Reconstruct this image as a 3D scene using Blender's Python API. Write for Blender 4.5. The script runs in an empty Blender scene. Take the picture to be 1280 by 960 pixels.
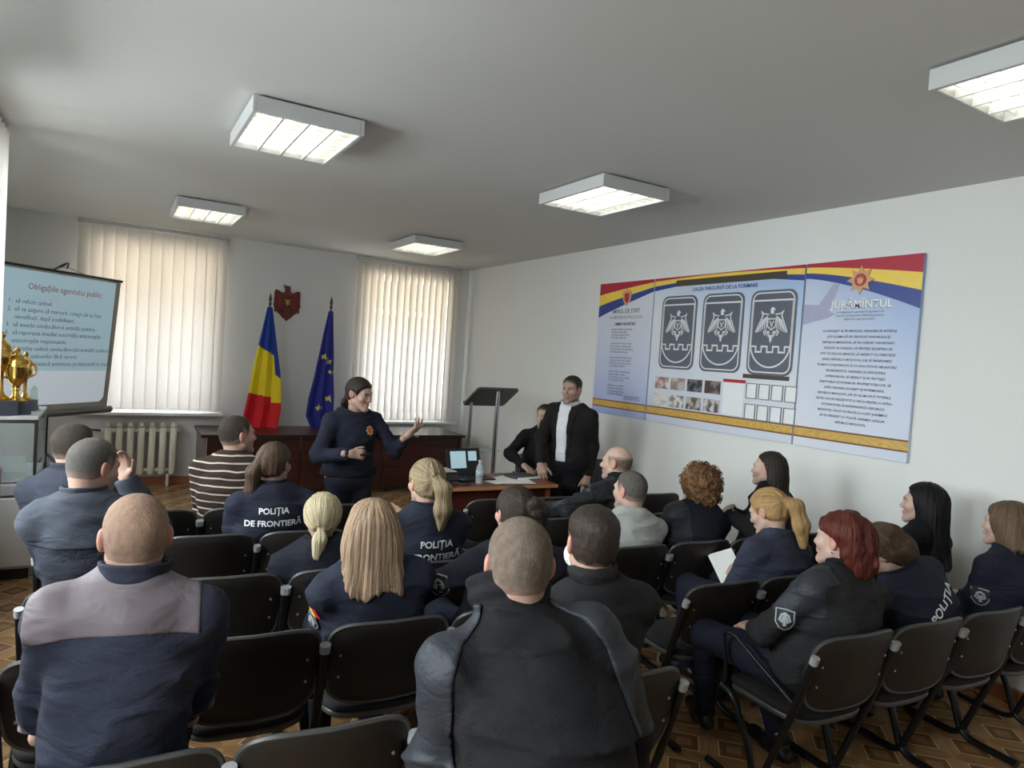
import bpy, bmesh, math, random
import numpy as np
from mathutils import Vector, Matrix
from mathutils.bvhtree import BVHTree
random.seed(7)
SC = bpy.context.scene
COL = SC.collection
PI = math.pi

# ------------------------------------------------------------------ camera
cam_d = bpy.data.cameras.new('camera')
cam_d.sensor_fit = 'HORIZONTAL'
cam_d.sensor_width = 36.0
cam_d.lens = 850.0 / 1280.0 * 36.0
cam_d.clip_start = 0.02
cam = bpy.data.objects.new('camera', cam_d)
COL.objects.link(cam)
yaw, pitch, roll = 0.53528, -0.03755, 0.06612
f_ = Vector((math.sin(yaw) * math.cos(pitch), math.cos(yaw) * math.cos(pitch), math.sin(pitch)))
r_ = Vector((math.cos(yaw), -math.sin(yaw), 0))
u_ = r_.cross(f_)
r2 = math.cos(roll) * r_ + math.sin(roll) * u_
u2 = -math.sin(roll) * r_ + math.cos(roll) * u_
M = Matrix((r2, u2, -f_)).transposed().to_4x4()
M.translation = Vector((0, 0, 1.84))
cam.matrix_world = M
SC.camera = cam

# ------------------------------------------------------------------ light
XL, XR, YB, YF, HC = -1.05, 4.676, 9.383, -2.4, 3.135     # room: left, right, back (far), front (behind camera), ceiling
SC.view_settings.view_transform = 'Standard'
SC.view_settings.look = 'None'
SC.view_settings.gamma = 1.0
SC.view_settings.exposure = 0.25
w = bpy.data.worlds.new('world')
SC.world = w
w.use_nodes = True
nt = w.node_tree
sky = nt.nodes.new('ShaderNodeTexSky')
sky.sky_type = 'HOSEK_WILKIE'
sky.sun_direction = (-0.6, 0.55, 0.55)
sky.turbidity = 4.0
bg = nt.nodes['Background']
nt.links.new(sky.outputs[0], bg.inputs[0])
bg.inputs[1].default_value = 1.0

def area(name, loc, rot, sx, sy, power, col=(1, 1, 1)):
    l = bpy.data.lights.new(name, 'AREA')
    l.shape = 'RECTANGLE'
    l.size, l.size_y, l.energy, l.color = sx, sy, power, col
    o = bpy.data.objects.new(name, l)
    o.location = loc
    o.rotation_euler = rot
    COL.objects.link(o)
    return o
# daylight outside the far windows (warm sunlit facade above, cool snow light below) and sky light slanting down through the left windows
for xx in (.45, 3.70):
    area('daylight_far_window_upper', (xx, YB + 0.34, 2.52), (-PI / 2, 0, 0), 1.5, 0.85, 33, (1.0, 0.86, 0.68))
    area('daylight_far_window_lower', (xx, YB + 0.34, 1.50), (-PI / 2, 0, 0), 1.5, 1.15, 42, (0.93, 0.96, 1.0))
for yy, pw in ((7.0, 90), (5.05, 190), (3.1, 270), (.7, 240)):
    area('daylight_window_left', ((XL if yy > 6 else -.82) - 0.95, yy, 2.45), (0, -PI / 2 + math.radians(28), 0), 1.7, 1.6, pw, (0.96, 0.98, 1.0))

# ------------------------------------------------------------------ materials
def nodes_of(m):
    m.use_nodes = True
    return m.node_tree, m.node_tree.nodes['Principled BSDF']

def mat(name, col, rough=0.6, metal=0.0, var=0.12, scale=6.0, bump=0.0, bscale=60.0, stretch=(1, 1, 1), spec=0.5, attr=None, sheen=0.0):
    """plain procedural surface: noise-varied colour, optional fine bump; attr multiplies a vertex colour"""
    m = bpy.data.materials.new(name)
    nt, b = nodes_of(m)
    N, L = nt.nodes, nt.links
    tc = N.new('ShaderNodeTexCoord')
    mp = N.new('ShaderNodeMapping')
    mp.inputs['Scale'].default_value = stretch
    L.new(tc.outputs['Object'], mp.inputs[0])
    nz = N.new('ShaderNodeTexNoise')
    nz.inputs['Scale'].default_value = scale
    nz.inputs['Detail'].default_value = 4
    L.new(mp.outputs[0], nz.inputs[0])
    mx = N.new('ShaderNodeMix')
    mx.data_type = 'RGBA'
    c = np.array(col[:3])
    mx.inputs[6].default_value = (*np.clip(c * (1 - var), 0, 1), 1)
    mx.inputs[7].default_value = (*np.clip(c * (1 + var), 0, 1), 1)
    L.new(nz.outputs[0], mx.inputs[0])
    out = mx.outputs[2]
    if attr:
        at = N.new('ShaderNodeAttribute')
        at.attribute_name = attr
        ml = N.new('ShaderNodeMix')
        ml.data_type = 'RGBA'
        ml.blend_type = 'MULTIPLY'
        ml.inputs[0].default_value = 1
        L.new(out, ml.inputs[6])
        L.new(at.outputs[0], ml.inputs[7])
        out = ml.outputs[2]
    L.new(out, b.inputs['Base Color'])
    b.inputs['Roughness'].default_value = rough
    b.inputs['Metallic'].default_value = metal
    b.inputs['Specular IOR Level'].default_value = spec
    if sheen:
        b.inputs['Sheen Weight'].default_value = sheen
        b.inputs['Sheen Roughness'].default_value = 0.5
    if bump:
        n2 = N.new('ShaderNodeTexNoise')
        n2.inputs['Scale'].default_value = bscale
        n2.inputs['Detail'].default_value = 3
        L.new(mp.outputs[0], n2.inputs[0])
        bp = N.new('ShaderNodeBump')
        bp.inputs['Strength'].default_value = bump
        bp.inputs['Distance'].default_value = 0.01
        L.new(n2.outputs[0], bp.inputs['Height'])
        L.new(bp.outputs[0], b.inputs['Normal'])
    return m

def emit(name, col, strength, base=None):
    m = bpy.data.materials.new(name)
    nt, b = nodes_of(m)
    b.inputs['Base Color'].default_value = (*(base or col), 1)
    b.inputs['Emission Color'].default_value = (*col, 1)
    b.inputs['Emission Strength'].default_value = strength
    b.inputs['Roughness'].default_value = 0.7
    return m

def wood(name, c1, c2, axis='X', rough=0.35, scale=3.0):
    m = bpy.data.materials.new(name)
    nt, b = nodes_of(m)
    N, L = nt.nodes, nt.links
    tc = N.new('ShaderNodeTexCoord')
    mp = N.new('ShaderNodeMapping')
    s = {'X': (0.6, 9, 9), 'Y': (9, 0.6, 9), 'Z': (9, 9, 0.6)}[axis]
    mp.inputs['Scale'].default_value = s
    L.new(tc.outputs['Object'], mp.inputs[0])
    nz = N.new('ShaderNodeTexNoise')
    nz.inputs['Scale'].default_value = scale
    nz.inputs['Detail'].default_value = 6
    nz.inputs['Distortion'].default_value = 0.6
    L.new(mp.outputs[0], nz.inputs[0])
    cr = N.new('ShaderNodeValToRGB')
    cr.color_ramp.elements[0].position = 0.35
    cr.color_ramp.elements[1].position = 0.68
    cr.color_ramp.elements[0].color = (*c1, 1)
    cr.color_ramp.elements[1].color = (*c2, 1)
    L.new(nz.outputs[0], cr.inputs[0])
    L.new(cr.outputs[0], b.inputs['Base Color'])
    b.inputs['Roughness'].default_value = rough
    return m

def glass(name, col=(0.9, 0.95, 0.95), rough=0.02, alpha=0.18):
    """thin pane: mostly see-through with a glossy reflection"""
    m = bpy.data.materials.new(name)
    nt, b = nodes_of(m)
    N, L = nt.nodes, nt.links
    tr = N.new('ShaderNodeBsdfTransparent')
    tr.inputs[0].default_value = (*col, 1)
    mx = N.new('ShaderNodeMixShader')
    mx.inputs[0].default_value = alpha
    b.inputs['Base Color'].default_value = (*col, 1)
    b.inputs['Roughness'].default_value = rough
    L.new(tr.outputs[0], mx.inputs[1])
    L.new(b.outputs[0], mx.inputs[2])
    L.new(mx.outputs[0], nt.nodes['Material Output'].inputs[0])
    return m

def s2l(r, g, b):
    f = lambda c: c / 12.92 if c <= 0.04045 else ((c + 0.055) / 1.055) ** 2.4
    return tuple(f(c / 255.0) for c in (r, g, b))

# ------------------------------------------------------------------ object helpers
def tag(o, label=None, cat=None, group=None, kind=None):
    if label: o['label'] = label
    if cat: o['category'] = cat
    if group: o['group'] = group
    if kind: o['kind'] = kind
    return o

def thing(name, label, cat, loc=(0, 0, 0), rz=0.0, group=None):
    o = bpy.data.objects.new(name, None)
    o.empty_display_size = 0.1
    COL.objects.link(o)
    o.location = loc
    o.rotation_euler = (0, 0, rz)
    return tag(o, label, cat, group)

def link_mesh(name, me, m, parent=None):
    o = bpy.data.objects.new(name, me)
    COL.objects.link(o)
    if m is not None and not me.materials:
        me.materials.append(m)
    if parent is not None:
        o.parent = parent
    return o

def ob(name, bm, m, parent=None, smooth=False, autos=None):
    me = bpy.data.meshes.new(name)
    bmesh.ops.recalc_face_normals(bm, faces=bm.faces)
    bm.to_mesh(me)
    bm.free()
    if smooth:
        me.shade_smooth()
        if autos:
            me.set_sharp_from_angle(angle=math.radians(autos))
    return link_mesh(name, me, m, parent)

def struct(name, bm, m, parent=None):
    o = ob(name, bm, m, parent)
    o['kind'] = 'structure'
    return o

def copy_tree(o, parent=None):
    c = o.copy()
    COL.objects.link(c)
    if parent is not None:
        c.parent = parent
    for ch in list(o.children):
        copy_tree(ch, c)
    return c

def B():
    return bmesh.new()

def xf(bm, geom, Mx):
    bmesh.ops.transform(bm, matrix=Mx, verts=geom)

def box(bm, c, s, bev=0.0, Mx=None, seg=1):
    """box centred at c with full sizes s"""
    t = bmesh.new()
    bmesh.ops.create_cube(t, size=1.0)
    bmesh.ops.scale(t, vec=s, verts=t.verts)
    if bev:
        bmesh.ops.bevel(t, geom=list(t.edges), offset=bev, segments=seg, affect='EDGES', profile=0.5)
    bmesh.ops.translate(t, vec=c, verts=t.verts)
    if Mx is not None:
        bmesh.ops.transform(t, matrix=Mx, verts=t.verts)
    me = bpy.data.meshes.new('tmp')
    t.to_mesh(me)
    t.free()
    bm.from_mesh(me)
    bpy.data.meshes.remove(me)
    return bm

def frames(path):
    P = [Vector(p) for p in path]
    T = []
    for i in range(len(P)):
        a = P[max(i - 1, 0)]
        b = P[min(i + 1, len(P) - 1)]
        T.append((b - a).normalized())
    n = Vector((0, 0, 1))
    if abs(T[0].dot(n)) > 0.9:
        n = Vector((1, 0, 0))
    out = []
    for t in T:
        n = (n - t * n.dot(t))
        n = n.normalized() if n.length > 1e-6 else t.orthogonal().normalized()
        out.append((t, n, t.cross(n)))
    return P, out

def tube(bm, path, r, n=8, caps=True, flat=1.0):
    P, F = frames(path)
    rs = r if isinstance(r, (list, tuple)) else [r] * len(P)
    rings = []
    for p, (t, a, b), rr in zip(P, F, rs):
        rings.append([bm.verts.new(p + (a * math.cos(k * 2 * PI / n) * flat + b * math.sin(k * 2 * PI / n)) * rr) for k in range(n)])
    for i in range(len(rings) - 1):
        for k in range(n):
            bm.faces.new((rings[i][k], rings[i][(k + 1) % n], rings[i + 1][(k + 1) % n], rings[i + 1][k]))
    if caps:
        bm.faces.new(rings[0][::-1])
        bm.faces.new(rings[-1])
    return bm

def smooth_path(pts, k=6):
    """Catmull-Rom through pts"""
    P = [Vector(p) for p in pts]
    Q = [P[0] * 2 - P[1]] + P + [P[-1] * 2 - P[-2]]
    out = []
    for i in range(1, len(Q) - 2):
        for j in range(k):
            t = j / k
            a, b, c, d = Q[i - 1], Q[i], Q[i + 1], Q[i + 2]
            out.append(0.5 * ((2 * b) + (c - a) * t + (2 * a - 5 * b + 4 * c - d) * t * t + (3 * b - a - 3 * c + d) * t ** 3))
    out.append(P[-1])
    return out

def round_path(pts, r=0.04, k=4):
    """polyline with its corners rounded off"""
    P = [Vector(p) for p in pts]
    out = [P[0]]
    for i in range(1, len(P) - 1):
        a = (P[i - 1] - P[i]); b = (P[i + 1] - P[i])
        d = min(r, a.length * 0.45, b.length * 0.45)
        s, e = P[i] + a.normalized() * d, P[i] + b.normalized() * d
        for j in range(k + 1):
            t = j / k
            out.append((1 - t) ** 2 * s + 2 * t * (1 - t) * P[i] + t * t * e)
    out.append(P[-1])
    return out

def lathe(bm, prof, c=(0, 0, 0), n=20):
    c = Vector(c)
    rings = []
    for r, z in prof:
        if r < 1e-5:
            rings.append([bm.verts.new(c + Vector((0, 0, z)))])
        else:
            rings.append([bm.verts.new(c + Vector((r * math.cos(k * 2 * PI / n), r * math.sin(k * 2 * PI / n), z))) for k in range(n)])
    for a, b in zip(rings[:-1], rings[1:]):
        for k in range(n):
            q = (k + 1) % n
            if len(a) == 1 and len(b) == 1: continue
            if len(a) == 1: bm.faces.new((a[0], b[q], b[k]))
            elif len(b) == 1: bm.faces.new((a[k], a[q], b[0]))
            else: bm.faces.new((a[k], a[q], b[q], b[k]))
    if len(rings[0]) > 1: bm.faces.new(rings[0][::-1])
    if len(rings[-1]) > 1: bm.faces.new(rings[-1])
    return bm

def prism(bm, poly, d0, d1, fn):
    """extrude 2D polygon between depths d0, d1; fn(u, v, d) -> point"""
    a = [bm.verts.new(fn(u, v, d0)) for u, v in poly]
    b = [bm.verts.new(fn(u, v, d1)) for u, v in poly]
    n = len(poly)
    for i in range(n):
        bm.faces.new((a[i], a[(i + 1) % n], b[(i + 1) % n], b[i]))
    bm.faces.new(a[::-1])
    bm.faces.new(b)
    return bm

def strip(bm, pts, wd, d0, d1, fn, closed=False):
    """a thin raised ribbon of width wd that follows the 2D polyline pts"""
    P = [Vector((p[0], p[1])) for p in pts]
    n = len(P)
    A, Bv = [], []
    for i in range(n):
        p0 = P[i - 1] if (i > 0 or closed) else P[i]
        p1 = P[(i + 1) % n] if (i < n - 1 or closed) else P[i]
        t = (p1 - p0).normalized()
        nn = Vector((-t.y, t.x))
        sc = 1.0
        if 0 < i < n - 1 or closed:
            t0 = (P[i] - P[i - 1]).normalized()
            cs = max(0.5, abs(nn.dot(Vector((-t0.y, t0.x)))))
            sc = 1 / cs
        A.append(P[i] + nn * wd * 0.5 * sc)
        Bv.append(P[i] - nn * wd * 0.5 * sc)
    va = [[bm.verts.new(fn(p.x, p.y, d1)) for p in L] for L in (A, Bv)]
    vb = [[bm.verts.new(fn(p.x, p.y, d0)) for p in L] for L in (A, Bv)]
    for i in range(n if closed else n - 1):
        j = (i + 1) % n
        bm.faces.new((va[0][i], va[0][j], va[1][j], va[1][i]))
        bm.faces.new((va[0][i], vb[0][i], vb[0][j], va[0][j]))
        bm.faces.new((va[1][i], va[1][j], vb[1][j], vb[1][i]))
    return bm

def rrect(w, h, r, k=5):
    pts = []
    for cx, cy, a0 in ((w / 2 - r, h / 2 - r, 0), (-w / 2 + r, h / 2 - r, 90), (-w / 2 + r, -h / 2 + r, 180), (w / 2 - r, -h / 2 + r, 270)):
        for j in range(k + 1):
            a = math.radians(a0 + 90 * j / k)
            pts.append((cx + r * math.cos(a), cy + r * math.sin(a)))
    return pts

def text_bm(s, size, align='LEFT', ext=0.0, shear=0.0, bold=0.0, res=2, sp=1.0):
    """flat lettering as a mesh in the XY plane, first baseline at y = 0"""
    cu = bpy.data.curves.new('t', 'FONT')
    cu.body = s
    cu.size = size
    cu.align_x = align
    cu.extrude = ext
    cu.shear = shear
    cu.offset = bold
    cu.resolution_u = res
    cu.space_line = sp
    o = bpy.data.objects.new('t', cu)
    COL.objects.link(o)
    bpy.context.view_layer.update()
    me = bpy.data.meshes.new_from_object(o.evaluated_get(bpy.context.evaluated_depsgraph_get()))
    bm = bmesh.new()
    bm.from_mesh(me)
    bpy.data.objects.remove(o)
    bpy.data.curves.remove(cu)
    bpy.data.meshes.remove(me)
    return bm

def map_verts(bm, fn):
    for v in bm.verts:
        v.co = fn(v.co.x, v.co.y, v.co.z)
    return bm

# ------------------------------------------------------------------ signed-distance modelling (figures, hair, clothes)
def V3(*a):
    return np.array(a, float)

_rng = np.random.RandomState(3)
_NZ = _rng.rand(32, 32, 32).astype(np.float32) * 2 - 1

def noise3(P):
    Q = np.asarray(P, np.float32)
    i = np.floor(Q).astype(int)
    t = Q - i
    t = t * t * (3 - 2 * t)
    i0, i1 = i & 31, (i + 1) & 31
    g = lambda a, b, c: _NZ[a[:, 0], b[:, 1], c[:, 2]]
    x, y, z = t[:, 0], t[:, 1], t[:, 2]
    c00 = g(i0, i0, i0) * (1 - x) + g(i1, i0, i0) * x
    c10 = g(i0, i1, i0) * (1 - x) + g(i1, i1, i0) * x
    c01 = g(i0, i0, i1) * (1 - x) + g(i1, i0, i1) * x
    c11 = g(i0, i1, i1) * (1 - x) + g(i1, i1, i1) * x
    return (c00 * (1 - y) + c10 * y) * (1 - z) + (c01 * (1 - y) + c11 * y) * z

def rc(a, b, r1, r2):
    a, b = V3(*a), V3(*b)
    ba = b - a
    L2 = max(ba @ ba, 1e-12)
    def f(P):
        h = np.clip((P - a) @ ba / L2, 0, 1)
        return np.linalg.norm(P - a - h[:, None] * ba, axis=1) - (r1 + (r2 - r1) * h)
    return f

def ell(c, r, R=None):
    c, r = V3(*c), V3(*r)
    def f(P):
        Q = P - c
        if R is not None: Q = Q @ R
        k0 = np.linalg.norm(Q / r, axis=1)
        k1 = np.linalg.norm(Q / (r * r), axis=1)
        return k0 * (k0 - 1) / np.maximum(k1, 1e-6)
    return f

def smin(a, b, k):
    h = np.maximum(k - np.abs(a - b), 0) / k
    return np.minimum(a, b) - h * h * k * 0.25

def smax(a, b, k):
    return -smin(-a, -b, k)

def union(fs, k):
    def f(P):
        d = fs[0](P)
        for g in fs[1:]:
            d = smin(d, g(P), k)
        return d
    return f

def xform(f, R, o, s=1.0):
    """f in a local frame (columns of R are its axes) -> f in the parent frame"""
    def g(P):
        return f((P - o) @ R / s) * s
    return g

def surfnet(f, lo, hi, h, blk=4):
    lo, hi = np.array(lo, float), np.array(hi, float)
    nb = np.maximum(np.ceil((hi - lo) / (h * blk)).astype(int), 1)
    bx = np.stack(np.meshgrid(*[np.arange(n) for n in nb], indexing='ij'), -1).reshape(-1, 3)
    cen = lo + (bx + 0.5) * blk * h
    db = f(cen)
    act = np.abs(db) < blk * h * 1.5 + 0.02
    n = nb * blk
    V = np.empty(tuple(n), np.float32)
    Vb = np.where(db < 0, -1.0, 1.0).astype(np.float32).reshape(tuple(nb))
    V[:] = np.repeat(np.repeat(np.repeat(Vb, blk, 0), blk, 1), blk, 2)
    off = np.stack(np.meshgrid(*[np.arange(blk)] * 3, indexing='ij'), -1).reshape(-1, 3)
    idx = (bx[act][:, None, :] * blk + off[None]).reshape(-1, 3)
    if len(idx) == 0:
        return np.zeros((0, 3)), np.zeros((0, 4), int)
    V[idx[:, 0], idx[:, 1], idx[:, 2]] = f(lo + (idx + 0.5) * h)
    # close at the borders
    V[0], V[-1], V[:, 0], V[:, -1], V[:, :, 0], V[:, :, -1] = (np.maximum(x, 1e-4) for x in (V[0], V[-1], V[:, 0], V[:, -1], V[:, :, 0], V[:, :, -1]))
    S = V < 0
    nx, ny, nz = S.shape
    cnt = np.zeros((nx - 1, ny - 1, nz - 1), np.int8)
    for i in (0, 1):
        for j in (0, 1):
            for k in (0, 1):
                cnt += S[i:nx - 1 + i, j:ny - 1 + j, k:nz - 1 + k]
    mk = (cnt > 0) & (cnt < 8)
    I = np.argwhere(mk)
    vid = -np.ones(cnt.shape, int)
    vid[mk] = np.arange(len(I))
    pos = np.zeros((len(I), 3))
    num = np.zeros(len(I))
    cs = [(i, j, k) for i in (0, 1) for j in (0, 1) for k in (0, 1)]
    for a in cs:
        for ax in range(3):
            if a[ax]: continue
            b = list(a); b[ax] = 1
            va = V[I[:, 0] + a[0], I[:, 1] + a[1], I[:, 2] + a[2]]
            vb = V[I[:, 0] + b[0], I[:, 1] + b[1], I[:, 2] + b[2]]
            m = (va < 0) != (vb < 0)
            t = np.where(m, va / np.where(m, va - vb, 1), 0)
            p = np.array(a, float)[None].repeat(len(I), 0)
            p[:, ax] += t
            pos[m] += p[m]
            num[m] += 1
    pos = lo + (I + 0.5 + pos / num[:, None]) * h
    F = []
    for ax in range(3):
        u, v = [(1, 2), (2, 0), (0, 1)][ax]
        sl0 = [slice(None)] * 3; sl1 = [slice(None)] * 3
        sl0[ax] = slice(0, -1); sl1[ax] = slice(1, None)
        ch = S[tuple(sl0)] != S[tuple(sl1)]
        E = np.argwhere(ch)
        E = E[(E[:, u] > 0) & (E[:, v] > 0) & (E[:, u] < S.shape[u] - 1) & (E[:, v] < S.shape[v] - 1)]
        if not len(E): continue
        q = []
        for du, dv in ((-1, -1), (0, -1), (0, 0), (-1, 0)):
            e = E.copy(); e[:, u] += du; e[:, v] += dv
            q.append(vid[e[:, 0], e[:, 1], e[:, 2]])
        q = np.stack(q, 1)
        fl = ~S[E[:, 0], E[:, 1], E[:, 2]]
        q[fl] = q[fl][:, ::-1]
        F.append(q)
    F = np.concatenate(F) if F else np.zeros((0, 4), int)
    return pos, F[(F >= 0).all(1)]

def np_mesh(name, vf, m, parent=None, col=None):
    """numpy quads -> smooth mesh object; several (v, f) shells may be joined; col: per-vertex colours"""
    vs, fs, o = [], [], 0
    for v, f in vf:
        vs.append(v); fs.append(f + o); o += len(v)
    v, f = np.concatenate(vs), np.concatenate(fs)
    me = bpy.data.meshes.new(name)
    me.vertices.add(len(v))
    me.vertices.foreach_set('co', v.astype(np.float32).ravel())
    me.loops.add(len(f) * 4)
    me.loops.foreach_set('vertex_index', f.astype(np.int32).ravel())
    me.polygons.add(len(f))
    me.polygons.foreach_set('loop_start', np.arange(0, len(f) * 4, 4, dtype=np.int32))
    me.update(calc_edges=True)
    me.validate()
    me.shade_smooth()
    if col is not None:
        a = me.color_attributes.new('Col', 'FLOAT_COLOR', 'POINT')
        c = np.ones((len(v), 4), np.float32)
        c[:, :3] = col
        a.data.foreach_set('color', c.ravel())
    return link_mesh(name, me, m, parent)

def rot(yaw=0, pitch=0, roll=0):
    """columns = axes of a head that faces +y; yaw > 0 turns to the right (+x), pitch > 0 looks down, roll > 0 tilts to its right (degrees)"""
    a, b, c = -math.radians(yaw), -math.radians(pitch), math.radians(roll)
    Rz = np.array([[math.cos(a), -math.sin(a), 0], [math.sin(a), math.cos(a), 0], [0, 0, 1]])
    Rx = np.array([[1, 0, 0], [0, math.cos(b), -math.sin(b)], [0, math.sin(b), math.cos(b)]])
    Ry = np.array([[math.cos(c), 0, math.sin(c)], [0, 1, 0], [-math.sin(c), 0, math.cos(c)]])
    return Rz @ Rx @ Ry

# ---- head (local: z up, +y face, chin z = -.115, crown z = +.117)
def head_fns(fem):
    j = 0.9 if fem else 1.0
    skull = union([ell((0, -.015, .03), (.075, .097, .087)),
                   ell((0, .028, -.03), (.060 * j, .062, .076)),
                   ell((0, -.03, -.03), (.062 * j, .06, .06))], .03)
    parts = [skull,
             rc((-.047 * j, .008, -.055), (-.014, .071, -.098), .021, .017), rc((.047 * j, .008, -.055), (.014, .071, -.098), .021, .017),
             ell((0, .076, -.098), (.02 * j, .018, .018)),
             ell((-.038, .058, -.022), (.024, .026, .022)), ell((.038, .058, -.022), (.024, .026, .022)),
             rc((-.042, .072, .026), (-.01, .086, .022), .010 * j ** 3, .011 * j ** 3), rc((.042, .072, .026), (.01, .086, .022), .010 * j ** 3, .011 * j ** 3)]
    base = union(parts, .022)
    nose = union([rc((0, .083, .016), (0, .107 if not fem else .102, -.024), .007, .0105 if not fem else .0085), ell((0, .108 if not fem else .102, -.026), (.010, .010, .009)),
                  ell((-.012, .096, -.031), (.009, .011, .008)), ell((.012, .096, -.031), (.009, .011, .008))], .010)
    sock = union([ell((-.031, .098, .004), (.019, .02, .012)), ell((.031, .098, .004), (.019, .02, .012))], .004)
    eyes = union([ell((-.031, .074, .003), (.0125, .0125, .0115)), ell((.031, .074, .003), (.0125, .0125, .0115))], .002)
    lips = union([ell((0, .091, -.057), (.022, .0085, .006)), ell((0, .089, -.068), (.019, .0085, .0065))], .003)
    Re = lambda s: rot(s * 22, -8, 0)
    ear = union([ell((-.078, -.012, .0), (.011, .020, .033), Re(1)), ell((.078, -.012, .0), (.011, .020, .033), Re(-1))], .004)
    conch = union([ell((-.090, -.005, .002), (.008, .010, .017), Re(1)), ell((.090, -.005, .002), (.008, .010, .017), Re(-1))], .004)
    def bare(P):
        d = smin(base(P), nose(P), .012)
        d = smax(d, -sock(P), .012)
        d = np.minimum(d, eyes(P))
        return smin(d, lips(P), .006)
    def full(P):
        return smin(bare(P), smax(ear(P), -conch(P), .005), .006)
    return skull, bare, full, eyes, lips

_HEADS = {False: head_fns(False), True: head_fns(True)}

def hairline(Q, fem=False, recede=0.0):
    y, z = Q[:, 1], Q[:, 2]
    ys = [-.13, -.05, -.022, -.004, .014, .026, .036, .052, .075, .12]
    zs = [-.066, -.063, -.045, .018, .012, -.012, .012, .045 + recede, .068 + recede, .086 + recede]
    g = z - np.interp(y, ys, zs)
    ax = np.abs(Q[:, 0])
    return g + np.where(y > .03, -recede * ax * 4, 0)

# ---- hand (local: wrist at the origin, +y towards the fingers, +z back of the hand, thumb on the -x side for a right hand)
def hand_fn(side, curl=(25, 35, 25), spread=6, thumb=(35, 20), scale=1.0, curls=None):
    fs = [rc((0, -.05, 0), (0, .01, 0), .026, .024)]
    xs = [-.030, -.010, .010, .028]
    ln = [1.0, 1.08, 1.0, 0.82]
    for i in range(4):
        k = V3(xs[i], .088 - .004 * abs(i - 1), 0)
        fs.append(rc((xs[i] * .6, .012, 0), k, .015, .0125))
        cu = curls[i] if curls else curl
        a = 0.0
        p = k
        sp = math.radians((i - 1.5) * spread)
        for L, c, r0, r1 in zip((.044, .027, .022), cu, (.0105, .0092, .0082), (.0094, .0084, .007)):
            a += math.radians(c)
            d = V3(math.sin(sp) * math.cos(a), math.cos(sp) * math.cos(a), -math.sin(a))
            q = p + d * L * ln[i]
            fs.append(rc(p, q, r0, r1))
            p = q
    t0, t1 = math.radians(thumb[0]), math.radians(thumb[1])
    p0 = V3(-.018, .018, -.006)
    p1 = p0 + V3(-math.sin(t0 + .35), math.cos(t0 + .35), -.25) * .044
    p2 = p1 + V3(-math.sin(t0), math.cos(t0), -math.sin(t1)) * .034
    p3 = p2 + V3(-math.sin(t0 - .25), math.cos(t0 - .25), -math.sin(t1) * 1.2) * .026
    fs += [rc(p0, p1, .017, .0125), rc(p1, p2, .0115, .0100), rc(p2, p3, .0098, .0078)]
    u1 = union(fs[:1] + [fs[i] for i in (1, 5, 9, 13)], .016)
    rest = [f for i, f in enumerate(fs) if i not in (0, 1, 5, 9, 13)]
    def f(P):
        Q = P.copy()
        if side < 0: Q[:, 0] = -Q[:, 0]      # left hand: mirrored
        d = u1(Q)
        e = rest[0](Q)
        for g in rest[1:]:
            e = np.minimum(e, g(Q)) if g not in rest[-3:] else smin(e, g(Q), .004)
        return smin(d, e, .006)
    return f

def basis(fwd, up):
    """columns x, y = fwd, z ~ up"""
    y = V3(*fwd); y = y / np.linalg.norm(y)
    z = V3(*up); z = z - y * (z @ y); z = z / np.linalg.norm(z)
    return np.stack([np.cross(y, z), y, z], 1)

def ik(a, c, L1, L2, pole):
    """elbow position between shoulder a and wrist c (c is pulled in when out of reach)"""
    d = c - a
    D = np.linalg.norm(d)
    if D > (L1 + L2) * .985:
        c = a + d / D * (L1 + L2) * .985
        d = c - a; D = np.linalg.norm(d)
    u = d / D
    x = (L1 * L1 - L2 * L2 + D * D) / (2 * D)
    hgt = math.sqrt(max(L1 * L1 - x * x, 0))
    n = pole - u * (pole @ u)
    n = n / np.linalg.norm(n)
    return a + u * x + n * hgt, c

SKIN = {}
def skin_mat(key, col):
    if key not in SKIN:
        m = mat('skin_' + key, col, rough=0.5, var=0.07, scale=25, bump=0.08, bscale=180, attr='Col')
        b = m.node_tree.nodes['Principled BSDF']
        b.inputs['Subsurface Weight'].default_value = 0.0
        SKIN[key] = m
    return SKIN[key]

def hair_mat(name, c, var=0.45, st=(130, 130, 9)):
    c = tuple(x * .86 for x in c)
    m = mat('hair_' + name, c, rough=0.5 if st[2] < 30 else .8, var=var, scale=1.6, stretch=st, bump=0.5, bscale=2.0, attr='Col', spec=0.25)
    m['base'] = c
    return m

def cloth_mat(name, c, rough=0.85, var=0.18, bump=0.25, scale=14, bscale=220, sheen=0.0, spec=0.25):
    c = tuple(x * (.74 if max(c) < .3 else .92) for x in c)
    m = mat('cloth_' + name, c, rough=rough, var=var, scale=scale, bump=bump, bscale=bscale, sheen=sheen, spec=spec)
    nt = m.node_tree; N, L = nt.nodes, nt.links
    b = N['Principled BSDF']
    tc = N.new('ShaderNodeTexCoord')
    mp = N.new('ShaderNodeMapping'); mp.inputs['Scale'].default_value = (1, 1, 2.2)
    L.new(tc.outputs['Object'], mp.inputs[0])
    n2 = N.new('ShaderNodeTexNoise'); n2.inputs['Scale'].default_value = 8; n2.inputs['Detail'].default_value = 2.5; n2.inputs['Distortion'].default_value = .6
    L.new(mp.outputs[0], n2.inputs[0])
    bp = N.new('ShaderNodeBump'); bp.inputs['Strength'].default_value = .5; bp.inputs['Distance'].default_value = .03
    L.new(n2.outputs[0], bp.inputs['Height'])
    if b.inputs['Normal'].links: L.new(b.inputs['Normal'].links[0].from_socket, bp.inputs['Normal'])
    L.new(bp.outputs[0], b.inputs['Normal'])
    return m

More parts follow.
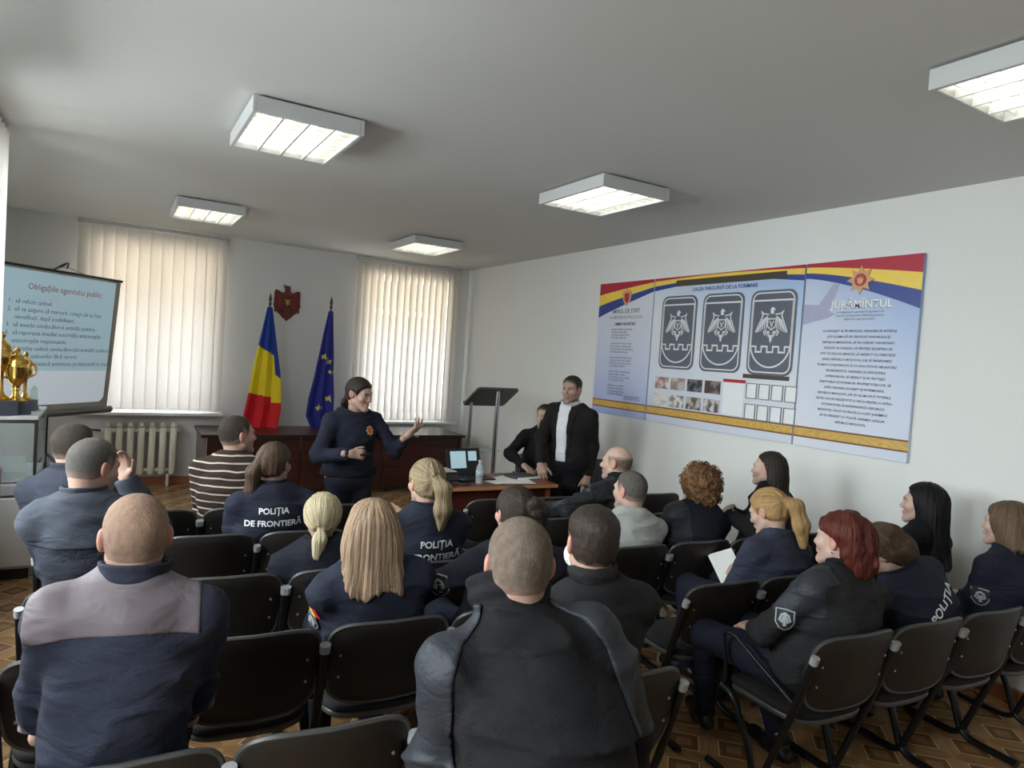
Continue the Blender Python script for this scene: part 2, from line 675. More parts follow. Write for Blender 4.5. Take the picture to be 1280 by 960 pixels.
# ------------------------------------------------------------------ figures
def bez(a, b, c, t):
    return (1 - t) ** 2 * a + 2 * t * (1 - t) * b + t * t * c

def hair_shape(style, fem):
    """-> (sdf in head-local units, lo, hi)"""
    skull, bare, full, eyes, lips = _HEADS[fem]
    def cap(T, recede=0.0, soft=.035):
        def f(Q):
            g = np.clip(hairline(Q, fem, recede) / soft, -1.2, 1)
            t = T(Q) if callable(T) else T
            return bare(Q) - t * g - np.where(g < 0, g * .004, 0)
        return f
    def grooves(f, amp=.0028, n=26, z=3.0):
        amp = amp * .6
        def g(Q):
            ph = np.arctan2(Q[:, 0], -(Q[:, 1] + .02))
            s = np.sin(ph * n + 3 * noise3(Q * V3(14, 14, z)) * 2) * .6 + noise3(np.stack([ph * 14, ph * 0, Q[:, 2] * 5], 1))
            return f(Q) + amp * s
        return g
    lo, hi = V3(-.13, -.15, -.13), V3(.13, .13, .15)
    st = style
    if st in ('buzz', 'thin', 'bald'):
        T = {'buzz': .0055, 'thin': .0035, 'bald': .003}[st]
        def tt(Q):
            top = np.clip((Q[:, 2] - .02) / .06, 0, 1)
            crown = np.exp(-((Q[:, 0] / .05) ** 2 + ((Q[:, 1] + .02) / .06) ** 2)) * (Q[:, 2] > .03)
            k = T * (1 + .5 * top) + .0007 * noise3(Q * 160)
            if st == 'bald':
                k = k - .012 * np.clip((Q[:, 2] - .045) / .03, 0, 1)
            if st == 'thin':
                k = k - .003 * crown
            return k
        return cap(tt, .018 if st != 'buzz' else .008), lo, hi
    if st == 'short':
        def tt(Q):
            top = np.clip((Q[:, 2] - .035) / .05, 0, 1)
            return .006 + .011 * top + .0016 * noise3(Q * V3(120, 60, 120))
        return cap(tt, .004), lo, hi
    tied = cap(lambda Q: .012 + .002 * noise3(Q * V3(50, 14, 50)), 0.0, .025)
    if st == 'pony_high':      # high pony tail, falls behind the right half of the back
        tail = union([rc((0, -.115, .035), (.012, -.155, .0), .028, .036), rc((.012, -.155, 0), (.02, -.15, -.1), .036, .040),
                      rc((.02, -.15, -.1), (.02, -.13, -.2), .040, .020)], .02)
        knot = ell((0, -.112, .035), (.03, .02, .025))
        f = union([grooves(tied, .0022, 18), knot], .012)
        tl = grooves(tail, .003, 30, 2)
        return (lambda Q: smin(f(Q), tl(Q), .008)), lo + V3(0, -.06, -.12), hi
    if st == 'pony_low':
        tail = union([rc((-.01, -.10, -.055), (-.014, -.125, -.085), .018, .03), rc((-.014, -.125, -.085), (-.03, -.115, -.17), .034, .026),
                      rc((-.03, -.115, -.17), (-.045, -.105, -.205), .026, .008)], .015)
        f = grooves(union([tied, ell((0, -.03, .03), (.085, .09, .085))], .02), .0022, 20)
        tl = grooves(tail, .003, 26, 2)
        return (lambda Q: smin(f(Q), tl(Q), .008)), lo + V3(0, -.03, -.11), hi
    if st == 'pony_side':      # long brown tail hanging down the back
        tail = union([rc((-.02, -.10, .035), (-.05, -.125, -.03), .03, .038), rc((-.05, -.125, -.03), (-.062, -.125, -.13), .038, .032),
                      rc((-.062, -.125, -.13), (-.06, -.12, -.19), .03, .012)], .02)
        f = grooves(tied, .0022, 18)
        tl = grooves(tail, .003, 24, 2)
        return (lambda Q: smin(f(Q), tl(Q), .02)), lo + V3(-.02, -.05, -.11), hi
    if st == 'bun':
        knot = union([ell((.045, -.112, .045), (.050, .044, .050)), ell((.088, -.10, .03), (.028, .026, .034)), ell((.02, -.13, .075), (.032, .026, .026)),
                      ell((.05, -.105, -.01), (.046, .036, .034))], .012)
        kn = lambda Q: knot(Q) + .006 * noise3(Q * V3(40, 40, 40)) + .003 * noise3(Q * 95)
        f = grooves(tied, .0018, 14)
        return (lambda Q: smin(f(Q), kn(Q), .01)), lo + V3(0, -.03, -.02), hi
    if st == 'tied_wavy':      # standing speaker: dark hair pulled back, curls at the nape
        curl = union([ell((-.01, -.10, -.05), (.045, .03, .04)), ell((-.03, -.105, -.10), (.03, .026, .04)), ell((.03, -.10, -.09), (.03, .026, .04)), ell((-.045, -.085, -.12), (.018, .018, .03))], .012)
        cu = lambda Q: curl(Q) + .007 * noise3(Q * 48)
        f = grooves(tied, .0016, 14)
        return (lambda Q: smin(f(Q), cu(Q), .012)), lo + V3(0, -.03, -.06), hi
    def curtain(back, front, width=.112, bulge=.0, zlen=-.25):
        """long hair: a shell over the skull plus a fall of hair, open in front of the face"""
        top = union([ell((0, -.02, .032), (.094 + bulge, .108 + bulge, .098 + bulge * .5))], .01)
        fall = union([rc((-.052, -.045, .0), (-.076, -.105, zlen), .052, .048), rc((.052, -.045, .0), (.076, -.105, zlen), .052, .048),
                      rc((0, -.06, .0), (0, -.115, zlen), .066, .058), ell((0, -.05, -.05), (width, .085, .12))], .03)
        def f(Q):
            d = smin(top(Q), fall(Q), .03)
            cut = Q[:, 1] - np.interp(Q[:, 2], [-.3, -.12, -.03, .04, .085, .13], front)
            d = smax(d, cut, .012)
            ragged = zlen - .0 + .012 * noise3(Q * V3(60, 60, 2)) + .015 * np.sin(Q[:, 0] * 40)
            return smax(d, ragged - Q[:, 2], .006)
        return grooves(f, .0032, 34, 2.0)
    if st == 'long':
        f = curtain(None, [-.02, .0, .01, .025, .055, .10], .118, .0, -.215)
        return f, V3(-.15, -.22, -.25), V3(.15, .13, .15)
    if st == 'long_black':
        f = curtain(None, [.03, .035, .025, .04, .075, .11], .112, .004, -.34)
        return f, V3(-.15, -.23, -.38), V3(.15, .13, .15)
    if st == 'long_back':      # pulled behind the ears
        f = curtain(None, [-.05, -.045, -.02, .006, .055, .11], .10, -.004, -.31)
        g = lambda Q: f(Q) + .004 * noise3(Q * V3(18, 18, 12))
        return g, V3(-.15, -.23, -.35), V3(.15, .13, .15)
    if st == 'bob':
        f = curtain(None, [.0, .01, .038, .05, .07, .11], .105, .004, -.115)
        g = lambda Q: f(Q) + .003 * noise3(Q * V3(22, 22, 10))
        return g, V3(-.15, -.18, -.16), V3(.15, .13, .15)
    if st == 'red':
        vol = union([ell((0, -.03, .035), (.098, .115, .098)), ell((.0, -.085, -.03), (.078, .062, .07)), ell((.0, -.10, -.085), (.060, .045, .045))], .04)
        def f(Q):
            d = vol(Q) + .013 * noise3(Q * V3(24, 24, 16)) + .006 * noise3(Q * V3(55, 55, 30))
            d = np.minimum(d, tied(Q))
            cut = Q[:, 1] - np.interp(Q[:, 2], [-.3, -.05, -.015, .018, .045, .085, .13], [-.03, -.035, -.04, -.012, .055, .085, .11])
            return smax(d, cut, .012)
        return grooves(f, .003, 22, 4), V3(-.15, -.2, -.19), V3(.15, .13, .17)
    if st == 'curly':
        vol = union([ell((0, -.03, .035), (.118, .125, .112)), ell((0, -.065, -.04), (.105, .09, .085))], .03)
        def f(Q):
            d = vol(Q) + .012 * noise3(Q * 40) + .007 * noise3(Q * 85)
            cut = Q[:, 1] - np.interp(Q[:, 2], [-.3, -.03, .03, .06, .1], [.0, .02, .055, .085, .11])
            return smax(d, cut, .015)
        return f, V3(-.16, -.19, -.16), V3(.16, .15, .18)
    if st == 'messy':
        def f(Q):
            d = smin(tied(Q), union([ell((0, -.05, .03), (.098, .10, .094)), ell((0, -.07, -.05), (.085, .07, .06))], .03)(Q), .02)
            d = smax(d, Q[:, 1] - np.interp(Q[:, 2], [-.1, .0, .05, .1], [.0, .02, .065, .1]), .01)
            return d + .006 * noise3(Q * V3(30, 30, 30)) + .003 * noise3(Q * 80)
        return grooves(f, .003, 20, 4), lo + V3(-.03, -.05, -.04), hi + .02
    raise KeyError(st)

KNOT = {'pony_high': (0, -.115, .035), 'pony_low': (-.01, -.10, -.055), 'pony_side': (-.02, -.105, .035), 'bun': (.045, -.105, .03), 'tied_wavy': (0, -.10, -.045)}
def strand_mesh(f, style, n, lo, hi):
    """locks of hair laid on the hair surface: combed to the knot of tied hair, else falling; head-local"""
    R = np.random.RandomState(5)
    e = .003
    def grad(P):
        g = np.stack([f(P + V3(*d) * e) - f(P - V3(*d) * e) for d in ((1, 0, 0), (0, 1, 0), (0, 0, 1))], 1)
        return g / np.maximum(np.linalg.norm(g, axis=1, keepdims=True), 1e-6)
    if style == 'curly':
        P = R.normal(size=(n * 2, 3)); P /= np.linalg.norm(P, axis=1, keepdims=True)
        P = P * .15 + V3(0, -.04, .02)
        for _ in range(14):
            P = P - grad(P) * np.clip(f(P), -.02, .02)[:, None] * .8
        ok = (np.abs(f(P)) < .006) & (hairline(P) > -.06)
        P = P[ok][:n]
        N = grad(P)
        V, F, C = [], [], []
        for p, nn in zip(P, N):
            a = np.cross(nn, R.normal(size=3)); a /= np.linalg.norm(a); b = np.cross(nn, a)
            r, k, o = R.uniform(.008, .014), 11, len(V)
            col = R.uniform(.65, 1.5)
            for i in range(k):
                t = i / (k - 1) * 5.2
                c = p + (a * math.cos(t) + b * math.sin(t) * .6) * r + nn * (math.sin(t) * r * .7 + .004)
                rad = a * math.cos(t) + b * math.sin(t)
                for w in (rad * .0028, nn * .0028, -rad * .0028):
                    V.append(c + w); C.append(col)
            for i in range(k - 1):
                for j in range(2):
                    F.append((o + i * 3 + j, o + i * 3 + j + 1, o + i * 3 + 4 + j, o + i * 3 + 3 + j))
        return np.array(V), np.array(F), np.array(C)[:, None] * np.ones(3)
    knot = KNOT.get(style)
    P = R.normal(size=(n * 3, 3)); P /= np.linalg.norm(P, axis=1, keepdims=True)
    P = P * V3(.10, .12, .11) + V3(0, -.025, .035)
    if knot is None:
        P[:, 2] = np.abs(P[:, 2] - .03) * .6 + .04
    else:
        kt = V3(*knot)
        m = n
        P[:m] = kt + R.normal(size=(m, 3)) * V3(.03, .02, .03) + V3(0, -.02, -.02)
    for _ in range(10):
        P = P - grad(P) * np.clip(f(P), -.03, .03)[:, None] * .9
    g = hairline(P)
    keep = (np.abs(f(P)) < .005) & (g > .012)
    if knot is not None: keep = keep | ((np.abs(f(P)) < .005) & (np.arange(len(P)) < n) & (P[:, 1] < -.09))
    tail0 = (np.arange(len(P)) < n)[keep] if knot is not None else np.zeros(keep.sum(), bool)
    P = P[keep]; P, tail0 = P[:2 * n], tail0[:2 * n]
    K = 40
    step = .0085
    path = [P.copy()]
    alive = np.ones(len(P), bool)
    prev = None
    for k in range(K):
        G = grad(P)
        d = np.tile(V3(0, 0, -1.0), (len(P), 1))
        if knot is None:
            d[:, :2] += P[:, :2] * 2 * (P[:, 2:3] > .07)
            d += np.stack([np.sign(P[:, 0]) * .8, -.5 + 0 * P[:, 0], 0 * P[:, 0]], 1) * (P[:, 2:3] > .09)
        else:
            cap_ = ~tail0
            v = V3(*knot) - P
            d[cap_] = v[cap_] / np.maximum(np.linalg.norm(v[cap_], axis=1, keepdims=True), 1e-6)
        d = d - G * (d * G).sum(1, keepdims=True)
        ln = np.linalg.norm(d, axis=1, keepdims=True)
        alive = alive & (ln[:, 0] > .25)
        if knot is not None: alive = alive & (tail0 | (np.linalg.norm(V3(*knot) - P, axis=1) > .035))
        d = d / np.maximum(ln, 1e-6)
        if prev is not None: d = .5 * d + .5 * prev
        prev = d
        Pn = P + d * step * alive[:, None]
        Pn = Pn - grad(Pn) * np.clip(f(Pn), -.01, .01)[:, None] * .8 * alive[:, None]
        P = Pn
        path.append(P.copy())
    A = np.stack(path, 1)                    # strand, point, xyz
    L = np.linalg.norm(A[:, 1:] - A[:, :-1], axis=2).sum(1)
    A = A[L > .05]
    if not len(A): return None
    S, Kp = A.shape[:2]
    T = np.gradient(A, axis=1); T /= np.maximum(np.linalg.norm(T, axis=2, keepdims=True), 1e-5)
    G = grad(A.reshape(-1, 3)).reshape(A.shape)
    Bn = np.cross(T, G)
    wd = R.uniform(.0016, .0034, (S, 1, 1)) * np.interp(np.linspace(0, 1, Kp), [0, .08, .85, 1], [.3, 1, 1, .2])[None, :, None]
    V = np.stack([A - Bn * wd, A + G * wd * .9, A + Bn * wd], 2).reshape(-1, 3)
    F = []
    base = np.arange(S)[:, None] * Kp * 3 + np.arange(Kp - 1)[None] * 3
    for j in range(2):
        F.append(np.stack([base + j, base + j + 1, base + 4 + j, base + 3 + j], -1).reshape(-1, 4))
    cc = R.uniform(.72, 1.35, (S, 1, 1)) * np.ones((S, Kp * 3, 3))
    return V, np.concatenate(F), cc.reshape(-1, 3)

PEOPLE = {}
def person(key, label, loc, head, yaw=0, pitch=0, roll=0, rz=-.085, fem=False, seated=True, hs=1.0, sw=.185, bulk=1.0,
           skin=None, hair=('buzz', None), jacket=None, trousers=None, shoes=None, collar=None, arms=None, hands_hi=False,
           hres=.0052, jres=.011, slump=.05, twist=0.0, hem=None, feet=None, knee_up=.0, zip_open=False, fold=1.0, seat_z=.46, jo=.016, neck_r=.072, neckl=.156, strands=0, quilt=False, brow=(.35, .3, .28), group=None):
    root = thing('person', label, 'person', (loc[0], loc[1], 0), rz, group)
    cz, sz = math.cos(-rz), math.sin(-rz)
    Rw = np.array([[cz, -sz, 0], [sz, cz, 0], [0, 0, 1]])
    Lc = lambda p: Rw @ (V3(*p) - V3(loc[0], loc[1], 0))
    D = lambda v: Rw @ V3(*v)
    Hc = Lc(head)
    Rh = rot(yaw + math.degrees(rz), pitch, roll)
    skull, bare, full, eyes, lips = _HEADS[fem]
    # ---- skeleton
    hipz = seat_z + .09 if seated else feet['hip']
    A = V3(0, -.02, hipz)
    nfrac = np.array([0, -.038, -neckl]) * hs
    C = Hc + (0.5 * Rh + 0.5 * np.eye(3)) @ nfrac
    ctrl = (A + C) / 2 + V3(0, -slump, 0)
    if C[1] > .12:   # leaning forward: the back rounds
        ctrl = ctrl + V3(0, -.25 * (C[1] - .05), .18 * (C[1] - .05))
    up = C - ctrl; up = up / np.linalg.norm(up)
    tw = math.radians(twist)
    rs = V3(math.cos(tw), -math.sin(tw), 0)
    rs = rs - up * (rs @ up); rs = rs / np.linalg.norm(rs)
    fs_ = np.cross(up, rs)
    shR = C + rs * sw - up * .058 - fs_ * .0
    shL = C - rs * sw - up * .058 - fs_ * .0
    L1, L2 = (.285, .25) if fem else (.305, .265)
    arms = arms or {}
    P = {}
    for s, nm, sh in ((1, 'R', shR), (-1, 'L', shL)):
        a = arms.get(nm)
        if a is None:
            wr = V3(s * .11, .27, seat_z + .19) if seated else shR * 0 + V3(s * .26, .03, C[2] - .62)
            pole = V3(s * .3, -.6, -.6)
            fwd, upv, kw = V3(-s * .35, .9, -.15), V3(s * .15, .1, 1), {}
        else:
            wr = Lc(a['w'])
            pole = D(a.get('pole', (s * .3, -.6, -.6)))
            fwd, upv = D(a.get('fwd', (-s * .35, .9, -.15))), D(a.get('up', (s * .15, .1, 1)))
            kw = a.get('kw', {})
        el, wr = ik(sh, wr, L1, L2, pole)
        P[nm] = (sh, el, wr, fwd, upv, kw)
    # ---- torso + arms, shared by body and jacket
    ts = (.02, .16, .30, .45, .60, .75, .88)
    W = V3(.185, .178, .165, .165, .175, .172, .125) if not fem else V3(.185, .172, .148, .145, .155, .150, .108)
    Dp = V3(.128, .125, .118, .118, .122, .112, .082) if not fem else V3(.130, .122, .108, .106, .118, .104, .075)
    W = W * bulk * (sw / .185 if not fem else sw / .165); Dp = Dp * bulk
    def torso(off):
        L = []
        for t, w_, d_ in zip(ts, W, Dp):
            c = bez(A, ctrl, C, t)
            u = 2 * (1 - t) * (ctrl - A) + 2 * t * (C - ctrl); u = u / np.linalg.norm(u)
            k = t
            r = V3(math.cos(tw * k), -math.sin(tw * k), 0); r = r - u * (r @ u); r /= np.linalg.norm(r)
            R = np.stack([r, np.cross(u, r), u], 1)
            L.append(ell(c, (w_ + off, d_ + off, .115 + off), R))
        for sh in (shR, shL):
            L.append(rc(C + up * .014, sh + up * .0, .050 + off * .8, .050 + off))
        return union(L, .06)
    def arm(nm, off):
        sh, el, wr, fwd, upv, kw = P[nm]
        k = (bulk ** .7) * (.92 if fem else 1.0)
        dirw = (wr - el) / np.linalg.norm(wr - el)
        up_ = rc(sh, el, .056 * k + off, .046 * k + off)
        lo_ = rc(el, wr, .046 * k + off, .031 * k + off * .8)
        def f(Q):
            d = smin(up_(Q), np.maximum(lo_(Q), (Q - wr) @ dirw + .005), .025)
            return d
        return f
    # ---- legs
    LG = []
    for s in (1, -1):
        if seated:
            fy = .40
            foot = (feet or {}).get('R' if s > 0 else 'L')
            hip = V3(s * .085, .0, hipz - .01)
            if foot is not None:
                an = Lc(foot['a']); toe = Lc(foot['t']); kn = Lc(foot['k'])
            else:
                kn = V3(s * .13, fy, hipz + .0 + knee_up)
                an = V3(s * .12, fy - .03, .085)
                toe = an + V3(s * .03, .17, -.045)
        else:
            hip = V3(s * .085, -.0, hipz - .04)
            kn, an, toe = Lc(feet['kR' if s > 0 else 'kL']), Lc(feet['aR' if s > 0 else 'aL']), Lc(feet['tR' if s > 0 else 'tL'])
        LG.append((hip, kn, an, toe))
    def legs(off):
        L = [ell(A + V3(0, .01, -.005), (.165 * bulk ** .5 + off, .135 + off, .11 + off))]
        for hip, kn, an, toe in LG:
            L += [rc(hip, kn, .088 * bulk ** .4 + off, .058 + off), rc(kn, an, .056 + off, .038 + off * 1.6)]
        return union(L, .045)
    # ---- the body: one surface (head and neck fine, the clothed rest coarser)
    nr = (.047 if fem else .056) * (hs * .5 + .5)
    neck = rc(Hc + Rh @ V3(0, -.026, -.055) * hs, C - up * .02, nr, nr * 1.08)
    neck_low = rc(C - up * .02, C - up * .07, nr * 1.08, nr * 1.35)
    headf = xform(full, Rh, Hc, hs)
    hn = lambda Q: smin(headf(Q), smin(neck(Q), neck_low(Q), .03), .022)
    lo = np.minimum(Hc - .15, C - up * .06 - .085); hi = np.maximum(Hc + .15, C + .085)
    v, f = surfnet(hn, lo, hi, hres)
    Q = (v - Hc) @ Rh / hs
    col = np.ones((len(v), 3))
    n1 = noise3(Q * 30)[:, None]
    col *= 1 + .05 * n1
    x, y, z = Q.T
    lipm = (lips(Q) < .0022) & (y > .07)
    col[lipm] *= V3(.90, .66, .65) if fem else V3(.92, .68, .66)
    ck = np.exp(-(((np.abs(x) - .042) / .02) ** 2 + ((z + .025) / .022) ** 2)) * (y > .03)
    col *= 1 - ck[:, None] * V3(0, .10, .10)
    earm = (np.abs(x) > .068) & (np.abs(y + .01) < .035) & (np.abs(z) < .045)
    col[earm] *= V3(1.08, .80, .78)
    bm_ = (np.abs(np.abs(x) - .030) < .019) & (np.abs(z - .0245 + .12 * (np.abs(x) - .03) ** 2 * 100) < .0045) & (y > .05)
    col[bm_] *= V3(*brow)
    em = (eyes(Q) < .0016) & (y > .068)
    sk = V3(*(skin or (.5, .33, .25)))
    col[em] = V3(.40, .38, .36) / sk
    ex = np.minimum(np.abs(x - .031), np.abs(x + .031))
    col[em & (np.hypot(ex, z - .003) < .0062)] = V3(.05, .035, .025) / sk
    lash = em & (z > .0095)
    col[lash] = V3(.10, .06, .05) / sk
    if not fem:
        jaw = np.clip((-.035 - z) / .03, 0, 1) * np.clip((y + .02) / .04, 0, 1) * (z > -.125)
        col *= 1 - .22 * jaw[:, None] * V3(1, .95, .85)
        if hair[0] == 'bald':
            pass
    shells, cols = [(v, f)], [col]
    tb = torso(-.014)
    armR, armL = arm('R', -.010), arm('L', -.010)
    lg = legs(-.012)
    coarse = lambda Q: smin(smin(tb(Q), smin(armR(Q), armL(Q), .01), .04), lg(Q), .04)
    pts = np.array([A, C, shR, shL] + [P[k][i] for k in 'RL' for i in (1, 2)] + [q for l in LG for q in l[:3]])
    lo2, hi2 = pts.min(0) - .2, pts.max(0) + .2
    lo2[2] = max(lo2[2], .0)
    v2, f2 = surfnet(lambda Q: smax(coarse(Q), -(np.linalg.norm(Q - C - up * .06, axis=1) - .07), .02), lo2, hi2, .02)
    shells.append((v2, f2)); cols.append(np.ones((len(v2), 3)))
    for s, nm in ((1, 'R'), (-1, 'L')):
        sh, el, wr, fwd, upv, kw = P[nm]
        R = basis(fwd, upv)
        hf = hand_fn(s, **kw)
        sc = .93 if fem else 1.02
        fore = rc(el * .4 + wr * .6, wr, .034, .027)
        h_ = lambda Q, hf=hf, R=R, wr=wr, fore=fore, sc=sc: smin(hf((Q - wr) @ R / sc) * sc, fore(Q), .012)
        hv, hf2 = surfnet(h_, wr - .22, wr + .22, .0042 if hands_hi else .0075)
        hq = (hv - wr) @ R
        c = np.ones((len(hv), 3)); c *= 1 + .05 * noise3(hq * 40)[:, None]
        kn_ = np.clip((hq[:, 1] - .07) / .05, 0, 1)
        c *= 1 - kn_[:, None] * V3(0, .07, .07)
        shells.append((hv, hf2)); cols.append(c)
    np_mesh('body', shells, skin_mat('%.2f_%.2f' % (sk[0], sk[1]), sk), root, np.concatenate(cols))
    # ---- hair
    if hair and hair[1] is not None:
        hf_, l0, h0 = hair_shape(hair[0], fem)
        cor = np.array([[(l0, h0)[i][0], (l0, h0)[j][1], (l0, h0)[k][2]] for i in (0, 1) for j in (0, 1) for k in (0, 1)]) * hs
        cor = cor @ Rh.T + Hc
        hv, hq = surfnet(xform(hf_, Rh, Hc, hs), cor.min(0), cor.max(0), hres * .95)
        q2 = (hv - Hc) @ Rh / hs
        c = np.ones((len(hv), 3))
        c *= (1 + .22 * noise3(q2 * (V3(60, 60, 8) if strands else V3(110, 110, 70)))[:, None])
        if len(hair) > 2: c = c * hair[2](q2)
        if hair[0] in ('buzz', 'thin', 'bald', 'short'):      # cropped hair thins out to skin at its edge
            wf = .055 if hair[0] != 'short' else .03
            rec = {'buzz': .008, 'thin': .018, 'bald': .018, 'short': .004}[hair[0]]
            wgt = np.clip((hairline(q2, fem, rec) + .004 + .008 * noise3(q2 * 60)) / wf, 0, 1)[:, None]
            if hair[0] == 'bald': wgt = wgt * (1 - np.clip((q2[:, 2:3] - .03) / .03, 0, 1))
            hb = V3(*hair[1]['base'])
            c = c * wgt + (1 - wgt) * (sk * .93 / hb)
        hs_sh, hs_c = [(hv, hq)], [c]
        if strands:
            st_ = strand_mesh(hf_, hair[0], strands, l0, h0)
            if st_:
                hs_sh.append(((st_[0] * hs) @ Rh.T + Hc, st_[1])); hs_c.append(st_[2])
        np_mesh('hair', hs_sh, hair[1], root, np.concatenate(hs_c))
    # ---- clothes
    tj = torso(jo)
    aR, aL = arm('R', jo * .85), arm('L', jo * .85)
    hemz = hem if hem is not None else (seat_z + .005 if seated else hipz - .08)
    sd = (hash(key) % 97) * 1.7
    sd = sum(ord(ch) for ch in key) * .37
    def jac(Q, hemcut=True):
        d = smin(tj(Q), smin(aR(Q), aL(Q), .005), .03)
        fd = noise3(Q * V3(5, 5, 13) + sd) * .008 + noise3(Q * V3(12, 12, 26) + sd) * .004
        rg = 1 - 2.2 * np.abs(noise3(Q * V3(4.2, 4.2, 11) + Q[:, [2, 0, 1]] * V3(3, 0, 3) + sd * 1.3))
        fd = fd - .010 * np.clip(rg, 0, 1) ** 2 + .003
        if quilt: fd = fd + .010 * np.abs(np.sin(Q @ V3(30, 8, 38))) ** .6 - .006
        d = d + fd * fold
        d = smax(d, -(np.linalg.norm(Q - C - up * .075 - fs_ * .01, axis=1) - neck_r), .02)
        if hemcut: d = smax(d, hemz + noise3(Q * 7 + sd) * .006 - Q[:, 2], .01)
        return d
    v, f = surfnet(jac, lo2, hi2, jres)
    jo_ = np_mesh('jacket' if jacket[0] is None else jacket[0], [(v, f)], jacket[1], root)
    bvh = BVHTree.FromPolygons([Vector(p) for p in v], [tuple(int(i) for i in q) for q in f])
    if collar:
        ch, cr, cm = collar[:3]
        open_ = collar[3] if len(collar) > 3 else 0
        ax = up * .55 + (Hc + Rh @ V3(0, -.02, -.06) - C) / np.linalg.norm(Hc - C) * .45
        ax = ax / np.linalg.norm(ax)
        o = C + up * .030
        cx = rs - ax * (rs @ ax); cx /= np.linalg.norm(cx)
        cy = np.cross(ax, cx)
        def colf(Q):
            q = Q - o
            h = q @ ax
            a, b = q @ cx, q @ cy
            yy = b - .008
            rr = np.hypot(a, yy * 1.0) + .004 * noise3(Q * 18 + sd)
            front = np.clip(yy / .08, -1, 1)
            topz = ch * (1 - .35 * np.clip(front, 0, 1)) 
            rad = cr + .004 - .020 * np.clip(.55 - h / max(ch, .01), 0, 1.2) + .0025 * np.sin(h * 150)
            d = np.maximum(np.abs(rr - rad) - .0065, np.abs(h - topz * .5 + .012) - topz * .5 - .012)
            if open_:
                d = smax(d, yy - open_, .01)
            return d
        v3, f3 = surfnet(colf, o - .15, o + .15, min(jres * .6, .006))
        if len(v3): np_mesh('collar', [(v3, f3)], cm, root)
    tm = trousers
    lt = legs(.010)
    tf = lambda Q: smax(lt(Q) + noise3(Q * V3(8, 8, 14) + sd) * .008 + noise3(Q * 22) * .003, .075 - Q[:, 2], .01)
    if not seated:
        tf0 = tf
        tf = lambda Q: smax(tf0(Q), Q[:, 2] - (hipz + .08), .01)
    else:
        tf0 = tf
        tf = lambda Q: smax(tf0(Q), Q[:, 2] - (hipz + .09), .01)
    v4, f4 = surfnet(tf, lo2, hi2, jres * 1.25)
    np_mesh('trousers', [(v4, f4)], tm, root)
    for hip, kn, an, toe in LG:
        d = toe - an; d2 = V3(d[0], d[1], 0); L = np.linalg.norm(d2); d2 = d2 / max(L, 1e-6)
        sole = V3(0, 0, an[2] - toe[2])
        heel = an - d2 * .045 - V3(0, 0, .045)
        sh_ = union([rc(an + V3(0, 0, .03), an - V3(0, 0, .02), .045, .044), rc(heel, toe - V3(0, 0, .0), .036, .034), ell((heel + toe) / 2 + V3(0, 0, .008), (.046, .046, .04))], .03)
        fl = min(heel[2], toe[2]) - .034
        v5, f5 = surfnet(lambda Q: smax(sh_(Q), fl + .004 - Q[:, 2], .006), np.minimum(an, toe) - .12, np.maximum(an, toe) + .12, .009)
        if len(v5): np_mesh('shoe', [(v5, f5)], shoes, root)
    inf = dict(root=root, bvh=bvh, jac=jac, C=C, A=A, up=up, rs=rs, fs=fs_, shR=shR, shL=shL, P=P, Hc=Hc, Rh=Rh, lo=lo2, hi=hi2, Lc=Lc, D=D, jres=jres, LG=LG, ctrl=ctrl, key=key)
    PEOPLE[key] = inf
    return inf

def panel(pi, name, m, region, off=.0035, res=None):
    """a garment panel of its own cloth: the jacket surface, slightly proud, inside region(P) < 0"""
    fn = lambda Q: smax(pi['jac'](Q) - off, region(Q), .008)
    v, f = surfnet(fn, pi['lo'], pi['hi'], res or pi['jres'] * .62)
    if len(v): return np_mesh(name, [(v, f)], m, pi['root'])

def stick(pi, bm, name, m, center, xax, yax, ray, off=.004, far=.6):
    """lay a flat mesh (XY) on the jacket: rays run from outside along ray; center in local coordinates"""
    c, xa, ya, ra = (Vector(q) for q in (center, xax, yax, ray))
    xa.normalize(); ya.normalize(); ra.normalize()
    hit0 = pi['bvh'].ray_cast(c - ra * far, ra)
    d0 = hit0[3] if hit0[0] is not None else far
    for vv in bm.verts:
        h = vv.co.z
        o = c + xa * vv.co.x + ya * vv.co.y - ra * far
        hit = pi['bvh'].ray_cast(o, ra)
        d = hit[3] if hit[0] is not None and abs(hit[3] - d0) < .12 else d0
        vv.co = o + ra * (d - off - h)
    return ob(name, bm, m, pi['root'])

def subdiv_plate(poly, h=.0, n=3):
    bm = B()
    bm.faces.new([bm.verts.new((x, y, h)) for x, y in poly])
    bmesh.ops.triangulate(bm, faces=bm.faces)
    bmesh.ops.subdivide_edges(bm, edges=bm.edges, cuts=n, use_grid_fill=True)
    return bm

# ------------------------------------------------------------------ materials of the place
def add_soft_bump(m, strength):
    return m
M_WALL = mat('wall_paint', s2l(226, 227, 224), rough=0.85, var=0.02, scale=1.5, bump=0.04, bscale=45)
M_WALLB = mat('wall_paint_far', s2l(222, 222, 222), rough=0.85, var=0.02, scale=1.5, bump=0.04, bscale=45)
M_CEIL = mat('ceiling_paint', s2l(206, 206, 203), rough=0.9, var=0.015, scale=1.0, bump=0.03, bscale=30)
M_WHITE = mat('white_enamel', s2l(232, 232, 230), rough=0.35, var=0.02)
M_CREAM = mat('radiator_enamel', s2l(226, 221, 205), rough=0.35, var=0.04)
M_DARKWOOD = wood('mahogany', s2l(48, 22, 18), s2l(76, 36, 28), 'X')
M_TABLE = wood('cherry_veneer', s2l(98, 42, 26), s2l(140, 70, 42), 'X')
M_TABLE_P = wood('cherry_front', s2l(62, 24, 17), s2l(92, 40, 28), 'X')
M_EDGE = mat('table_edge', s2l(188, 130, 84), rough=0.4)
